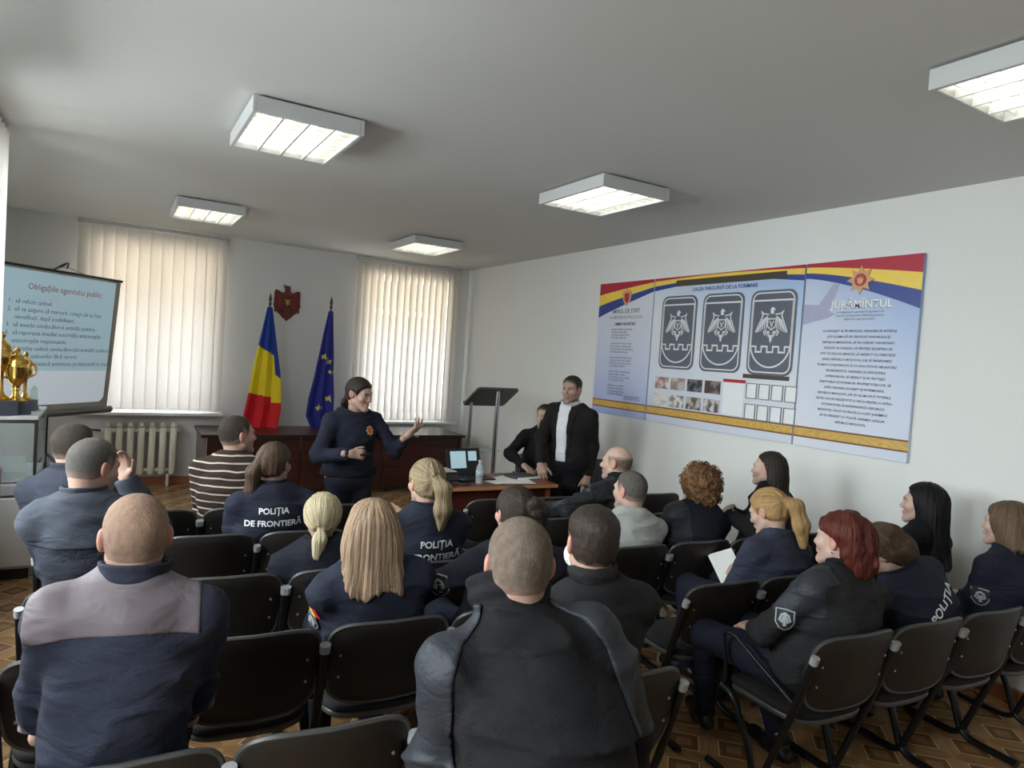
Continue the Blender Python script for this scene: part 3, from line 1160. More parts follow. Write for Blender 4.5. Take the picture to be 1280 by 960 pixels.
M_TAUPE = wood('taupe_board', s2l(112, 98, 92), s2l(140, 124, 116), 'Z')
M_BASE = mat('baseboard_wood', s2l(150, 92, 58), rough=0.45, var=0.2, scale=4, stretch=(1, 1, 6))
M_BLACK = mat('black_plastic', s2l(22, 22, 24), rough=0.45)
M_GREYM = mat('grey_metal', s2l(110, 112, 114), rough=0.35, metal=0.6)
M_CHROME = mat('chrome', s2l(190, 192, 195), rough=0.18, metal=1.0, var=0.03)
M_ALU = mat('aluminium', s2l(190, 192, 192), rough=0.4, metal=0.3, var=0.03)
M_PAPER = mat('paper', s2l(236, 236, 232), rough=0.8, var=0.02)
M_GLASS = glass('cabinet_glass', (0.82, 0.88, 0.88), 0.03, 0.16)
M_PANE = glass('window_glass', (0.95, 0.98, 0.98), 0.01, 0.08)

def floor_mat():
    """vinyl parquet: brown boards with a printed lattice of outlined squares, turned 45 degrees"""
    m = bpy.data.materials.new('parquet_vinyl')
    nt, b = nodes_of(m)
    N, L = nt.nodes, nt.links
    def mth(op, a, c=None):
        n = N.new('ShaderNodeMath'); n.operation = op
        for i, x in enumerate((a, c)):
            if x is None: continue
            if isinstance(x, (int, float)): n.inputs[i].default_value = x
            else: L.new(x, n.inputs[i])
        return n.outputs[0]
    def mix(fac, a, c):
        n = N.new('ShaderNodeMix'); n.data_type = 'RGBA'
        if isinstance(fac, (int, float)): n.inputs[0].default_value = fac
        else: L.new(fac, n.inputs[0])
        for i, x in ((6, a), (7, c)):
            if isinstance(x, tuple): n.inputs[i].default_value = (*x, 1)
            else: L.new(x, n.inputs[i])
        return n.outputs[2]
    tc = N.new('ShaderNodeTexCoord')
    mp = N.new('ShaderNodeMapping')
    mp.inputs['Rotation'].default_value = (0, 0, PI / 4)
    mp.inputs['Scale'].default_value = (4.2, 4.2, 4.2)
    L.new(tc.outputs['Object'], mp.inputs[0])
    sp = N.new('ShaderNodeSeparateXYZ')
    L.new(mp.outputs[0], sp.inputs[0])
    u = mth('ABSOLUTE', mth('SUBTRACT', mth('FRACT', sp.outputs[0]), .5))
    v = mth('ABSOLUTE', mth('SUBTRACT', mth('FRACT', sp.outputs[1]), .5))
    mxx = mth('MAXIMUM', u, v)
    def band(lo, hi): return mth('MULTIPLY', mth('GREATER_THAN', mxx, lo), mth('LESS_THAN', mxx, hi))
    # grain direction flips between the strips
    g1 = N.new('ShaderNodeMapping'); g1.inputs['Scale'].default_value = (3, 40, 1); L.new(mp.outputs[0], g1.inputs[0])
    g2 = N.new('ShaderNodeMapping'); g2.inputs['Scale'].default_value = (40, 3, 1); L.new(mp.outputs[0], g2.inputs[0])
    n1 = N.new('ShaderNodeTexNoise'); n1.inputs['Scale'].default_value = .5; L.new(g1.outputs[0], n1.inputs[0])
    n2 = N.new('ShaderNodeTexNoise'); n2.inputs['Scale'].default_value = .5; L.new(g2.outputs[0], n2.inputs[0])
    sel = mth('GREATER_THAN', u, v)
    gm = N.new('ShaderNodeMix'); gm.data_type = 'FLOAT'
    L.new(sel, gm.inputs[0]); L.new(n1.outputs[0], gm.inputs[2]); L.new(n2.outputs[0], gm.inputs[3])
    grain = gm.outputs[0]
    cA = mix(grain, s2l(118, 84, 54), s2l(186, 144, 98))
    cB = mix(grain, s2l(140, 104, 68), s2l(200, 160, 112))
    cC = mix(grain, s2l(100, 70, 45), s2l(152, 114, 76))
    c = mix(sel, cA, cB)
    c = mix(mth('LESS_THAN', mxx, .30), c, cC)
    c = mix(mth('LESS_THAN', mxx, .15), c, cA)
    c = mix(band(.288, .312), c, s2l(222, 192, 146))
    L.new(c, b.inputs['Base Color'])
    b.inputs['Roughness'].default_value = 0.24
    return m
M_FLOOR = floor_mat()

# ------------------------------------------------------------------ the room
T = .3
XS, YS = -.82, 5.85          # the near stretch of the left wall stands forward of its far end
bm = box(B(), ((XL + XR) / 2, (YB + YF) / 2, -.05), (XR - XL + 2 * T, YB - YF + 2 * T, .1))
struct('floor', bm, M_FLOOR)
bm = box(B(), ((XL + XR) / 2, (YB + YF) / 2, HC + .06), (XR - XL + 2 * T, YB - YF + 2 * T, .12))
struct('ceiling', bm, M_CEIL)

def wall_with_holes(name, axis, pos, thick, a0, a1, holes, m):
    """wall along the other axis from a0 to a1; holes = (a, b, z0, z1)"""
    bm = B()
    def put(p, q, z0, z1):
        if q - p < 1e-4 or z1 - z0 < 1e-4: return
        if axis == 'Y': box(bm, ((p + q) / 2, pos + thick / 2, (z0 + z1) / 2), (q - p, abs(thick), z1 - z0))
        else: box(bm, (pos + thick / 2, (p + q) / 2, (z0 + z1) / 2), (abs(thick), q - p, z1 - z0))
    x = a0
    for (p, q, z0, z1) in sorted(holes):
        put(x, p, 0, HC)
        put(p, q, 0, z0)
        put(p, q, z1, HC)
        x = q
    put(x, a1, 0, HC)
    return struct(name, bm, m)

FW = [(-.22, 1.12, .93, 2.92), (3.04, 4.36, .86, 2.92)]
wall_with_holes('wall_back', 'Y', YB, T, XL - T, XR + T, FW, M_WALLB)
LWN = [(-.1, 1.5, .95, 2.7), (2.3, 3.9, .95, 2.7), (4.45, 5.65, .95, 2.9)]
wall_with_holes('wall_left', 'X', XS, -T, YF - T, YS, LWN, M_WALL)
LWF = [(6.3, 7.7, .95, 2.7)]
wall_with_holes('wall_left_far', 'X', XL, -T, YS, YB, LWF, M_WALL)
struct('wall_right', box(B(), (XR + T / 2, (YB + YF) / 2, HC / 2), (T, YB - YF, HC)), M_WALL)
struct('wall_front', box(B(), ((XL + XR) / 2, YF - T / 2, HC / 2), (XR - XL + 2 * T, T, HC)), M_WALL)
struct('baseboard_back', box(B(), ((XL + XR) / 2, YB - .012, .045), (XR - XL, .024, .09), .006), M_BASE)
struct('baseboard_right', box(B(), (XR - .012, (YB - .03 + YF) / 2, .045), (.024, YB - .03 - YF, .09), .006), M_BASE)
struct('baseboard_left', box(B(), (XS + .012, (YS + YF) / 2, .045), (.024, YS - YF, .09), .006), M_BASE)

def window(name, axis, pos, a0, a1, z0, z1):
    """white two-leaf window in a wall opening, set back from the room face"""
    fr = B()
    def bx(bm, p, q, za, zb, d=.06):
        if axis == 'Y': box(bm, ((p + q) / 2, pos, (za + zb) / 2), (q - p, d, zb - za), .004)
        else: box(bm, (pos, (p + q) / 2, (za + zb) / 2), (d, q - p, zb - za), .004)
    bx(fr, a0, a0 + .06, z0, z1); bx(fr, a1 - .06, a1, z0, z1); bx(fr, a0, a1, z0, z0 + .06); bx(fr, a0, a1, z1 - .06, z1)
    mid = (a0 + a1) / 2
    bx(fr, mid - .05, mid + .05, z0, z1); bx(fr, a0, a1, z1 - .56, z1 - .48)
    o = struct(name, fr, M_WHITE)
    for p, q in ((a0 + .06, mid - .05), (mid + .05, a1 - .06)):
        for za, zb in ((z0 + .06, z1 - .56), (z1 - .48, z1 - .06)):
            g = B(); bx(g, p, q, za, zb, .008)
            ob('pane', g, M_PANE, o)
    return o
for i, (p, q, z0, z1) in enumerate(FW):
    window('window_%d' % (i + 1), 'Y', YB + .2, p, q, z0, z1)
for i, (p, q, z0, z1) in enumerate(LWN):
    window('window_%d' % (i + 3), 'X', XS - .2, p, q, z0, z1)
for i, (p, q, z0, z1) in enumerate(LWF):
    window('window_6', 'X', XL - .2, p, q, z0, z1)
struct('trim_1', box(B(), (.44, YB - .09, .885), (1.62, .24, .035), .006), M_WHITE)      # window sills
struct('trim_2', box(B(), (3.73, YB - .06, .80), (1.62, .16, .035), .006), M_WHITE)

# ------------------------------------------------------------------ vertical blinds
def blind_mat(name, col):
    m = bpy.data.materials.new(name)
    nt, b = nodes_of(m)
    N, L = nt.nodes, nt.links
    tc = N.new('ShaderNodeTexCoord')
    wv = N.new('ShaderNodeTexNoise'); wv.inputs['Scale'].default_value = 120
    L.new(tc.outputs['Object'], wv.inputs[0])
    mx = N.new('ShaderNodeMix'); mx.data_type = 'RGBA'
    mx.inputs[6].default_value = (*[c * .95 for c in col], 1); mx.inputs[7].default_value = (*col, 1)
    L.new(wv.outputs[0], mx.inputs[0])
    L.new(mx.outputs[2], b.inputs['Base Color'])
    b.inputs['Roughness'].default_value = .8
    tl = N.new('ShaderNodeBsdfTranslucent')
    L.new(mx.outputs[2], tl.inputs[0])
    ms = N.new('ShaderNodeMixShader'); ms.inputs[0].default_value = .42
    L.new(b.outputs[0], ms.inputs[1]); L.new(tl.outputs[0], ms.inputs[2])
    L.new(ms.outputs[0], nt.nodes['Material Output'].inputs[0])
    return m
M_BLIND = blind_mat('blind_fabric', s2l(236, 232, 228))

def slat_mesh(wd, h):
    bm = B()
    n = 6
    cols = []
    for side in (0, 1):
        for k in range(n + 1):
            x = (k / n - .5) * wd
            y = .010 * (1 - (2 * k / n - 1) ** 2) + (.0012 if side else 0)
            cols.append([bm.verts.new((x, y, z)) for z in (-h, 0)])
    for s in (0, 1):
        for k in range(n):
            a, b2 = cols[s * (n + 1) + k], cols[s * (n + 1) + k + 1]
            bm.faces.new((a[0], b2[0], b2[1], a[1]))
    me = bpy.data.meshes.new('slat')
    bm.to_mesh(me); bm.free(); me.shade_smooth()
    me.materials.append(M_BLIND)
    return me

def vblind(label, p0, p1, z0, z1, n, ang, wd, axis='X', off=0.0):
    t = thing('vertical_blind', label, 'blind', ((p0 + p1) / 2, off, 0) if axis == 'X' else (off, (p0 + p1) / 2, 0), 0 if axis == 'X' else PI / 2)
    Lh = (p1 - p0)
    ob('headrail', box(B(), (0, 0, z1 - .022), (Lh + .03, .05, .044), .005), M_ALU, t)
    me = slat_mesh(wd, z1 - .05 - z0)
    for k in range(n):
        o = link_mesh('slat', me, None, t)
        o.location = ((k + .5) / n * Lh - Lh / 2, 0, z1 - .05)
        o.rotation_euler = (0, 0, ang + random.uniform(-.06, .06))
    ch = B()
    for s in (-1, 1):
        tube(ch, [(-Lh / 2, s * .02, z0 + .015), (Lh / 2, s * .02, z0 + .015)], .0018, 5)
    ob('bottom_chain', ch, M_ALU, t)
    return t
vblind('flat closed white vertical blind on the far wall behind the radiator and projection screen', -.36, 1.23, .93, 3.12, 13, .12, .128, 'X', YB - .10)
vblind('white vertical blind with half turned slats behind the standing woman and lectern', 2.91, 4.50, .835, 3.12, 16, .42, .122, 'X', YB - .08)
vblind('white vertical blind hanging on the near left wall at the edge of the ceiling', 4.40, 5.56, .95, 3.12, 10, 1.05, .127, 'Y', XS + .16)

# ------------------------------------------------------------------ ceiling lights
M_TUBE = emit('fluorescent_tube', (1.0, 0.98, 0.88), 5.0)
M_REFL = mat('louvre_aluminium', s2l(225, 226, 220), rough=0.25, metal=0.35, var=0.02)
M_HOUSE = mat('light_housing', s2l(196, 198, 198), rough=0.45, var=0.02)
def ceiling_light(x, y, label):
    t = thing('ceiling_light', label, 'light', (x, y, HC), 0, 'square louvre lights on the ceiling')
    w_, l_, h_ = .60, .80, .085
    fr = B()
    for sx in (-1, 1):
        box(fr, (sx * (w_ / 2 - .012), 0, -h_ / 2 - .012), (.024, l_, h_), .003)
    for sy in (-1, 1):
        box(fr, (0, sy * (l_ / 2 - .012), -h_ / 2 - .012), (w_ - .048, .024, h_), .003)
    box(fr, (0, 0, -.018), (w_ - .03, l_ - .03, .012))
    for sx in (-1, 1):
        for sy in (-1, 1):
            box(fr, (sx * .2, sy * .3, -.006), (.05, .05, .012))
    ob('housing', fr, M_HOUSE, t)
    lv = B()
    for k in range(1, 4):
        box(lv, (-.276 + .138 * k, 0, -.078), (.010, l_ - .05, .036))
    ob('divider', lv, M_REFL, t)
    cb = B()
    for k in range(9):
        box(cb, (0, -.33 + k * .0825, -.068), (w_ - .05, .004, .022))
    tag(ob('louvre_blade', cb, M_REFL, t), kind='stuff')
    for k in range(4):
        o = ob('tube', tube(B(), [(-.207 + .138 * k, -.37, -.043), (-.207 + .138 * k, .37, -.043)], .013, 10), M_TUBE, t, True)
    ob('reflector', box(B(), (0, 0, -.0255), (w_ - .05, l_ - .05, .003)), M_REFL, t)
    return t
ceiling_light(.89, 4.22, 'square louvre ceiling light over the left rows, large and whole at the upper left')
ceiling_light(.77, 7.42, 'ceiling light just in front of the left window blind')
ceiling_light(3.10, 4.10, 'ceiling light nearest the wall poster, with bright louvres')
ceiling_light(3.12, 7.45, 'farthest ceiling light, just in front of the right window blind')
ceiling_light(3.12, 1.20, 'nearest ceiling light, cut by the right edge at the upper right corner')

# ------------------------------------------------------------------ radiator
t = thing('radiator', 'cream seven section radiator under the left window blind', 'radiator', (.36, YB - .13, 0))
for k in range(7):
    bm = B()
    x = -.345 + k * .115
    tube(bm, round_path([(x, 0, .15), (x, 0, .72)], .02), .056, 10, True, .66)
    tube(bm, smooth_path([(x, -.03, .72), (x, 0, .755), (x, .03, .72)], 4), .030, 8)
    box(bm, (x, -.050, .44), (.070, .022, .56), .009)
    ob('section', bm, M_CREAM, t, True, 50)
for z in (.2, .68):
    ob('header_pipe', tube(B(), [(-.42, 0, z), (.42, 0, z)], .024, 10), M_CREAM, t, True)
ob('supply_pipe', tube(B(), round_path([(-.42, 0, .68), (-.62, 0, .70), (-.62, .1, .70)], .05), .012, 8), M_GREYM, t, True)
for sx in (-.3, .3):
    ob('foot', box(B(), (sx, 0, .075), (.03, .06, .15), .004), M_CREAM, t)

# ------------------------------------------------------------------ coat of arms
M_RED = mat('carved_red_wood', s2l(118, 48, 42), rough=0.45, var=0.25, scale=18, bump=0.4, bscale=90)
M_REDD = mat('carved_dark_wood', s2l(84, 34, 30), rough=0.5, var=0.2, scale=18)
M_GOLD = mat('gold_paint', s2l(196, 140, 62), rough=0.4, metal=0.5, var=0.15)
ca = thing('coat_of_arms', 'dark red carved eagle coat of arms on the far wall between the flags', 'emblem', (2.0, YB, 2.36))
fw = lambda u, v, d: (u, -d, v)
half = [(0, .245), (.03, .24), (.035, .16), (.075, .15), (.11, .175), (.15, .185), (.165, .165), (.168, .02), (.175, -.02), (.16, -.055), (.16, -.115), (.13, -.10), (.11, -.125), (.085, -.14), (.06, -.175), (.035, -.19), (0, -.225)]
poly = half + [(-x, y) for x, y in half[::-1][1:-1]]
ob('backing', prism(B(), poly, .002, .022, fw), M_RED, ca)
for s in (-1, 1):
    bm = B()
    for k in range(7):
        x = s * (.062 + k * .0155)
        strip(bm, [(x, .155 - abs(k - 5) * .006), (x + s * .002, -.03 - .012 * k * .3)], .011, .022, .030, fw)
    ob('wing', bm, M_RED, ca)
    bm = B()
    for k in range(4):
        strip(bm, [(s * .045, -.06), (s * (.06 + .022 * k), -.165 + .02 * k)], .012, .022, .029, fw)
    ob('leg_and_branch', bm, M_REDD, ca)
bm = prism(B(), [(-.028, .16), (.028, .16), (.03, .21), (.02, .235), (-.005, .24), (-.04, .215), (-.024, .205)], .022, .036, fw)
ob('eagle_head', bm, M_RED, ca)
ob('cross', strip(strip(B(), [(-.045, .205), (-.045, .26)], .008, .02, .03, fw), [(-.058, .24), (-.032, .24)], .008, .02, .031, fw), M_REDD, ca)
bm = prism(B(), [(-.055, .10), (.055, .10), (.055, .0), (.035, -.04), (0, -.06), (-.035, -.04), (-.055, .0)], .022, .040, fw)
sh = ob('shield', bm, M_REDD, ca)
bm = prism(B(), [(-.022, .055), (-.04, .075), (-.03, .04), (-.02, .03), (-.014, -.0), (0, -.03), (.014, 0), (.02, .03), (.03, .04), (.04, .075), (.022, .055)], .040, .047, fw)
strip(bm, [(-.03, -.01), (-.035, .02)], .008, .04, .047, fw); strip(bm, [(.03, -.01), (.035, .02)], .008, .04, .047, fw)
ob('bull_head', bm, M_GOLD, sh)
bm = prism(B(), [(-.03, -.16), (.03, -.16), (.012, -.21), (0, -.222), (-.012, -.21)], .022, .032, fw)
ob('tail', bm, M_RED, ca)

# ------------------------------------------------------------------ flags
def flag(label, x, y, edges, mats, bands, zt, rz=0.0, stars=None):
    """edges: (z, left, right) outline of the draped cloth; bands(s, z) -> material index"""
    t = thing('flag', label, 'flag', (x, y, 0), rz, None)
    ob('pole', tube(B(), [(0, 0, .05), (.012, 0, zt - .16)], .011, 8), M_POLE, t, True)
    ob('finial', lathe(B(), [(0, zt - .17), (.016, zt - .165), (.020, zt - .14), (.012, zt - .12), (.022, zt - .09), (.014, zt - .05), (0, zt)], (.012, 0, 0), 8), M_POLE, t, True)
    ob('base', lathe(B(), [(.15, 0), (.15, .02), (.05, .05), (.02, .07), (0, .07)], (0, 0, 0), 20), M_BLACK, t, True, 40)
    bm = B()
    nu, nv = 84, 130
    z0, z1 = edges[-1][0], edges[0][0]
    zs = [e[0] for e in edges][::-1]; ls = [e[1] for e in edges][::-1]; rs = [e[2] for e in edges][::-1]
    G = []
    for j in range(nv + 1):
        z = z1 + (z0 - z1) * j / nv
        l, r = np.interp(z, zs, ls), np.interp(z, zs, rs)
        wdt = r - l
        row = []
        for i in range(nu + 1):
            s = i / nu
            amp = .02 + .10 * min(wdt, .5)
            yy = -.03 - amp * (.5 + .5 * math.sin(s * 5.2 * PI * (.8 + .1 * j / nv) + .7)) - .02 * math.sin(s * 3 + j * .028)
            row.append(bm.verts.new((l + wdt * s + .006 * math.sin(s * 31), yy, z + .05 * s * (j / nv) ** 2)))
        G.append(row)
    for j in range(nv):
        for i in range(nu):
            f = bm.faces.new((G[j][i], G[j][i + 1], G[j + 1][i + 1], G[j + 1][i]))
            f.material_index = bands((i + .5) / nu, z1 + (z0 - z1) * (j + .5) / nv)
    o = ob('cloth', bm, None, t, True)
    for m_ in mats: o.data.materials.append(m_)
    md = o.modifiers.new('thickness', 'SOLIDIFY'); md.thickness = .003
    if stars:
        bv = BVHTree.FromPolygons([v.co for v in o.data.vertices], [tuple(p.vertices) for p in o.data.polygons])
        for (sx, sz, sr, ra) in stars:
            b2 = B()
            pts = [(sr * (1 if k % 2 == 0 else .4) * math.sin(k * PI / 5 + ra), sr * (1 if k % 2 == 0 else .4) * math.cos(k * PI / 5 + ra)) for k in range(10)]
            b2.faces.new([b2.verts.new((sx + a, 0, sz + c)) for a, c in pts])
            bmesh.ops.triangulate(b2, faces=b2.faces)
            for v in b2.verts:
                h = bv.ray_cast(Vector((v.co.x, -2, v.co.z)), Vector((0, 1, 0)))
                v.co.y = (h[0].y if h[0] else -.05) - .005
            ob('star', b2, M_STAR, t)
    return t
M_POLE = wood('flag_pole_wood', s2l(64, 52, 40), s2l(92, 76, 58), 'Z')
fl = lambda n, c: mat('flag_' + n, c, rough=0.75, var=0.06, scale=5, bump=0.1, bscale=300)
M_FB, M_FY, M_FR, M_EU = fl('blue', s2l(26, 62, 158)), fl('yellow', s2l(238, 214, 30)), fl('red', s2l(214, 22, 38)), fl('european_blue', s2l(34, 44, 138))
M_STAR = mat('star_yellow', s2l(226, 214, 110), rough=0.7)
def md_band(s, z):
    if s > .82 and z > 1.42 - .25 * (s - .82): return 0
    if z > 1.80 - .15 * s: return 0
    if s > .74 and z > 1.05: return 1
    if z > 1.20 - .10 * s: return 1
    return 2
flag('draped blue, yellow and red flag on a pole left of the coat of arms', 1.70, 8.98,
     [(2.28, -.03, .035), (2.0, -.08, .08), (1.75, -.13, .12), (1.45, -.18, .17), (1.2, -.21, .19), (.95, -.25, .20), (.70, -.27, .16)], [M_FB, M_FY, M_FR], md_band, 2.47)
flag('draped dark blue flag with yellow stars on a pole behind the standing woman', 2.47, 8.98,
     [(2.30, -.03, .03), (2.0, -.09, .05), (1.75, -.13, .07), (1.45, -.18, .08), (1.15, -.24, .10), (.92, -.26, .10), (.74, -.17, .10)], [M_EU], lambda s, z: 0, 2.50, 0,
     [(-.055, 1.70, .05, .2), (.0, 1.64, .052, -.1), (.04, 1.15, .055, .2), (-.09, 1.03, .045, 1.0), (.05, 1.50, .04, .6)])

# ------------------------------------------------------------------ projection screen on its tripod
M_SCR = mat('screen_white', s2l(206, 208, 206), rough=0.8, var=0.01)
M_SCRB = mat('screen_border', s2l(160, 158, 152), rough=0.8, var=0.02)
M_SLIDE = emit('projected_slide', s2l(160, 190, 204), 0.36, s2l(165, 188, 198))
M_SLIDEW = emit('projected_margin', s2l(200, 212, 226), 0.34, s2l(200, 208, 216))
M_SLTXT = mat('slide_text', s2l(120, 134, 148), rough=0.8, var=0.02)
M_SLRED = mat('slide_title_red', s2l(190, 112, 116), rough=0.8, var=0.02)
PL, PR = Vector((-.94, 7.42, 0)), Vector((.00, 8.47, 0))
cs = (PL + PR) / 2
sd_ = (PR - PL).normalized()
sn_ = Vector((sd_.y, -sd_.x, 0))
ps = thing('projection_screen', 'tripod projection screen with a pale blue slide, near the left window blind', 'screen', cs, math.atan2(sd_.y, sd_.x))
SW, ZB, ZT, LEAN = (PR - PL).length, 1.03, 2.38, .11
sf = lambda u, v, d: (u, -d - LEAN * (v - ZB) / (ZT - ZB), v)
hw = SW / 2
ob('fabric', prism(B(), [(-hw + .02, ZB), (hw - .02, ZB), (hw - .02, ZT), (-hw + .02, ZT)], 0, .004, sf), M_SCRB, ps)
ob('white_field', prism(B(), [(-hw + .04, ZB + .07), (hw - .14, ZB + .07), (hw - .11, ZB + .09), (hw - .085, ZB + .12), (hw - .085, ZT - .03), (-hw + .04, ZT - .03)], .004, .006, sf), M_SLIDEW, ps)
ob('slide', prism(B(), [(-hw + .04, ZB + .40), (hw - .085, ZB + .40), (hw - .085, ZT - .03), (-hw + .04, ZT - .03)], .006, .008, sf), M_SLIDE, ps)
ob('top_bar', tube(B(), [sf(-hw, ZT, 0), sf(hw, ZT, 0)], .012, 8), M_BLACK, ps, True)
ob('case', tube(B(), [(-hw - .03, 0, ZB - .02), (hw + .03, 0, ZB - .02)], .036, 12), M_GREYM, ps, True, 50)
ob('pole', tube(B(), [(.0, .05, .45), (.0, .05, 2.40), (.0, -LEAN + .02, 2.46)], .013, 8), M_BLACK, ps, True)
ob('hook', tube(B(), round_path([(.0, .03, 2.41), (.0, -.10, 2.47), (.0, -LEAN - .02, 2.47), (.0, -LEAN, 2.42)], .02), .008, 6), M_BLACK, ps, True)
cbm = tube(B(), [(-.25, -LEAN, ZT), (0, -LEAN, ZT + .055), (.25, -LEAN, ZT)], .003, 5)
ob('cord', cbm, M_GREYM, ps)
for a in (-2.3, -.6, 1.4):
    ob('leg', tube(B(), [(0, .05, .62), (.5 * math.cos(a), .05 + .5 * math.sin(a), .02)], .011, 8), M_BLACK, ps, True)
def screen_text(s, x, z, size, m, sp=1.0):
    bm = text_bm(s, size, 'LEFT', 0, 0, 0, 2, sp)
    map_verts(bm, lambda a, b, c: sf(x + a, z + b, .0095))
    return ob('slide_text', bm, m, ps)
screen_text('Obligațiile agentului public:', -hw + .30, ZT - .20, .080, M_SLRED)
for k, ln in enumerate(['1.  să refuze cadoul;', '2.  să se asigure că martorii, colegii săi au fost', '     identificați, după posibilitate;', '3.  să anunțe conducătorul entității publice;', '4.  să raporteze imediat autorității anticorupție',
                        '     anticorupție responsabile;', '5.  să predea cadoul conducătorului entității publice în', '     registrul cadourilor fără cerere;', '6.  să-și îndeplinească activitatea profesională în mod']):
    screen_text(ln, -hw + .12, ZT - .335 - k * .071, .056, M_SLTXT)

# ------------------------------------------------------------------ wall posters
PX = XR - .03
pf = lambda y, z, d: (PX - d, y, z)
def print_mat(name, ca_, cb, cc=None, ax=(0, .35, 1), lo=1.35, hi=2.7):
    """printed board: a two or three colour gradient across the board"""
    m = bpy.data.materials.new(name)
    nt, b = nodes_of(m)
    N, L = nt.nodes, nt.links
    tc = N.new('ShaderNodeTexCoord')
    dt = N.new('ShaderNodeVectorMath'); dt.operation = 'DOT_PRODUCT'; dt.inputs[1].default_value = ax
    L.new(tc.outputs['Object'], dt.inputs[0])
    mr = N.new('ShaderNodeMapRange'); mr.inputs[1].default_value = lo; mr.inputs[2].default_value = hi
    L.new(dt.outputs['Value'], mr.inputs[0])
    cr = N.new('ShaderNodeValToRGB')
    cr.color_ramp.elements[0].color = (*ca_, 1); cr.color_ramp.elements[1].color = (*cb, 1)
    if cc:
        e = cr.color_ramp.elements.new(.5); e.color = (*cc, 1)
    L.new(mr.outputs[0], cr.inputs[0]); L.new(cr.outputs[0], b.inputs['Base Color'])
    b.inputs['Roughness'].default_value = .35
    return m
pm = lambda n, c, r=.35: mat('print_' + n, c, rough=r, var=0.04, scale=20)
M_P1 = print_mat('print_anthem', s2l(162, 176, 222), s2l(222, 224, 228), s2l(204, 210, 228), (0, -.2, 1), .15, 1.75)
M_P2 = print_mat('print_history', s2l(206, 212, 230), s2l(150, 184, 226), s2l(222, 226, 232), (0, -.35, 1), -.45, 1.55)
M_P3 = print_mat('print_oath', s2l(226, 228, 236), s2l(128, 162, 214), s2l(206, 214, 232), (0, -.9, 1), -1.95, .42)
M_PRED, M_PYEL, M_PBLU = pm('red', s2l(178, 34, 58)), pm('yellow', s2l(242, 208, 84)), pm('blue', s2l(44, 66, 142))
M_PGOLD = mat('print_gold_band', s2l(206, 168, 88), rough=.3, var=.4, scale=9, stretch=(1, 3, 6))
M_PBROWN, M_PINK, M_PWHITE = pm('brown_rule', s2l(120, 72, 44)), pm('ink', s2l(70, 72, 84)), pm('white', s2l(236, 238, 240))
M_PDARK, M_PBAR = pm('badge_slate', s2l(92, 98, 112)), pm('dark_bar', s2l(74, 66, 60))
M_PLINE, M_PGREY = pm('badge_line', s2l(224, 226, 228)), pm('grey_edge', s2l(120, 126, 136))
M_PBEAK, M_PPLANE = pm('tan', s2l(206, 160, 112)), pm('plane_mauve', s2l(168, 170, 198))

def poster(label, y0, y1, m):
    t = thing('poster_board', label, 'poster', (0, 0, 0))
    ob('board', box(B(), (XR - .016, (y0 + y1) / 2, 2.017), (.030, y0 - y1, 1.414), .002), m, t)
    bm = prism(B(), [(y0, 1.39), (y1, 1.39), (y1, 1.455), (y0, 1.455)], 0, .0015, pf)
    ob('gold_band', bm, M_PGOLD, t)
    bm = B()
    for z in (1.386, 1.458):
        prism(bm, [(y0, z - .006), (y1, z - .006), (y1, z + .006), (y0, z + .006)], 0, .002, pf)
    ob('band_rule', bm, M_PBROWN, t)
    return t
def bands(t, y0, y1, f, n=24):
    """three curved tricolour ribbons along the top edge; f(s) -> (red end, yellow end, blue end) below the top"""
    for k, m in enumerate((M_PRED, M_PYEL, M_PBLU)):
        bm = B()
        top, bot = [], []
        for i in range(n + 1):
            s = i / n
            y = y0 + (y1 - y0) * s
            e = (0,) + tuple(f(s))
            top.append((y, 2.724 - e[k])); bot.append((y, 2.724 - e[k + 1]))
        for i in range(n):
            prism(bm, [top[i], bot[i], bot[i + 1], top[i + 1]], .0, .0012, pf)
        ob('tricolour_ribbon', bm, m, t)
def ptext(t, s, y, z, size, m, align='CENTER', name='lettering', shear=0.0, bold=0.0, d=.003, sp=1.0):
    bm = text_bm(s, size, align, 0, shear, bold, 2, sp)
    map_verts(bm, lambda a, b, c: pf(y - a, z + b, d))
    return ob(name, bm, m, t)
def eagle_print(t, y, z, w_, h_, m, d0, d1, parent=None):
    """linework eagle: head, two wings of feathers, shield, tail"""
    bm = B()
    q = lambda a, b: (y - a * w_, z + b * h_)
    for s in (-1, 1):
        strip(bm, [q(s * .10, .28), q(s * .26, .30), q(s * .34, .38), q(s * .30, .24), q(s * .40, .02), q(s * .50, -.20)], .010, d0, d1, pf)
        for k in range(6):
            strip(bm, [q(s * (.14 + .03 * k), .24 - .02 * k), q(s * (.17 + .055 * k), .05 - .045 * k), q(s * (.16 + .062 * k), -.10 - .025 * k)], .007, d0, d1, pf)
        for k in range(4):
            strip(bm, [q(s * .06, -.18), q(s * (.08 + .05 * k), -.20 - .05 * (3 - k))], .007, d0, d1, pf)
        strip(bm, [q(s * .15, -.12), q(s * .24, -.20), q(s * .18, -.30)], .008, d0, d1, pf)
    strip(bm, [q(-.13, .16), q(.13, .16), q(.13, -.04), q(0, -.14), q(-.13, -.04)], .009, d0, d1, pf, True)
    strip(bm, [q(-.08, .10), q(-.03, .05), q(0, -.06), q(.03, .05), q(.08, .10)], .008, d0, d1, pf)
    prism(bm, [q(-.05, .30), q(-.06, .42), q(-.01, .49), q(.05, .46), q(.11, .40), q(.05, .40), q(.05, .30)], d0, d1, pf)
    prism(bm, [q(-.06, -.28), q(.06, -.28), q(.03, -.44), q(0, -.50), q(-.03, -.44)], d0, d1, pf)
    return ob('eagle', bm, m, t)

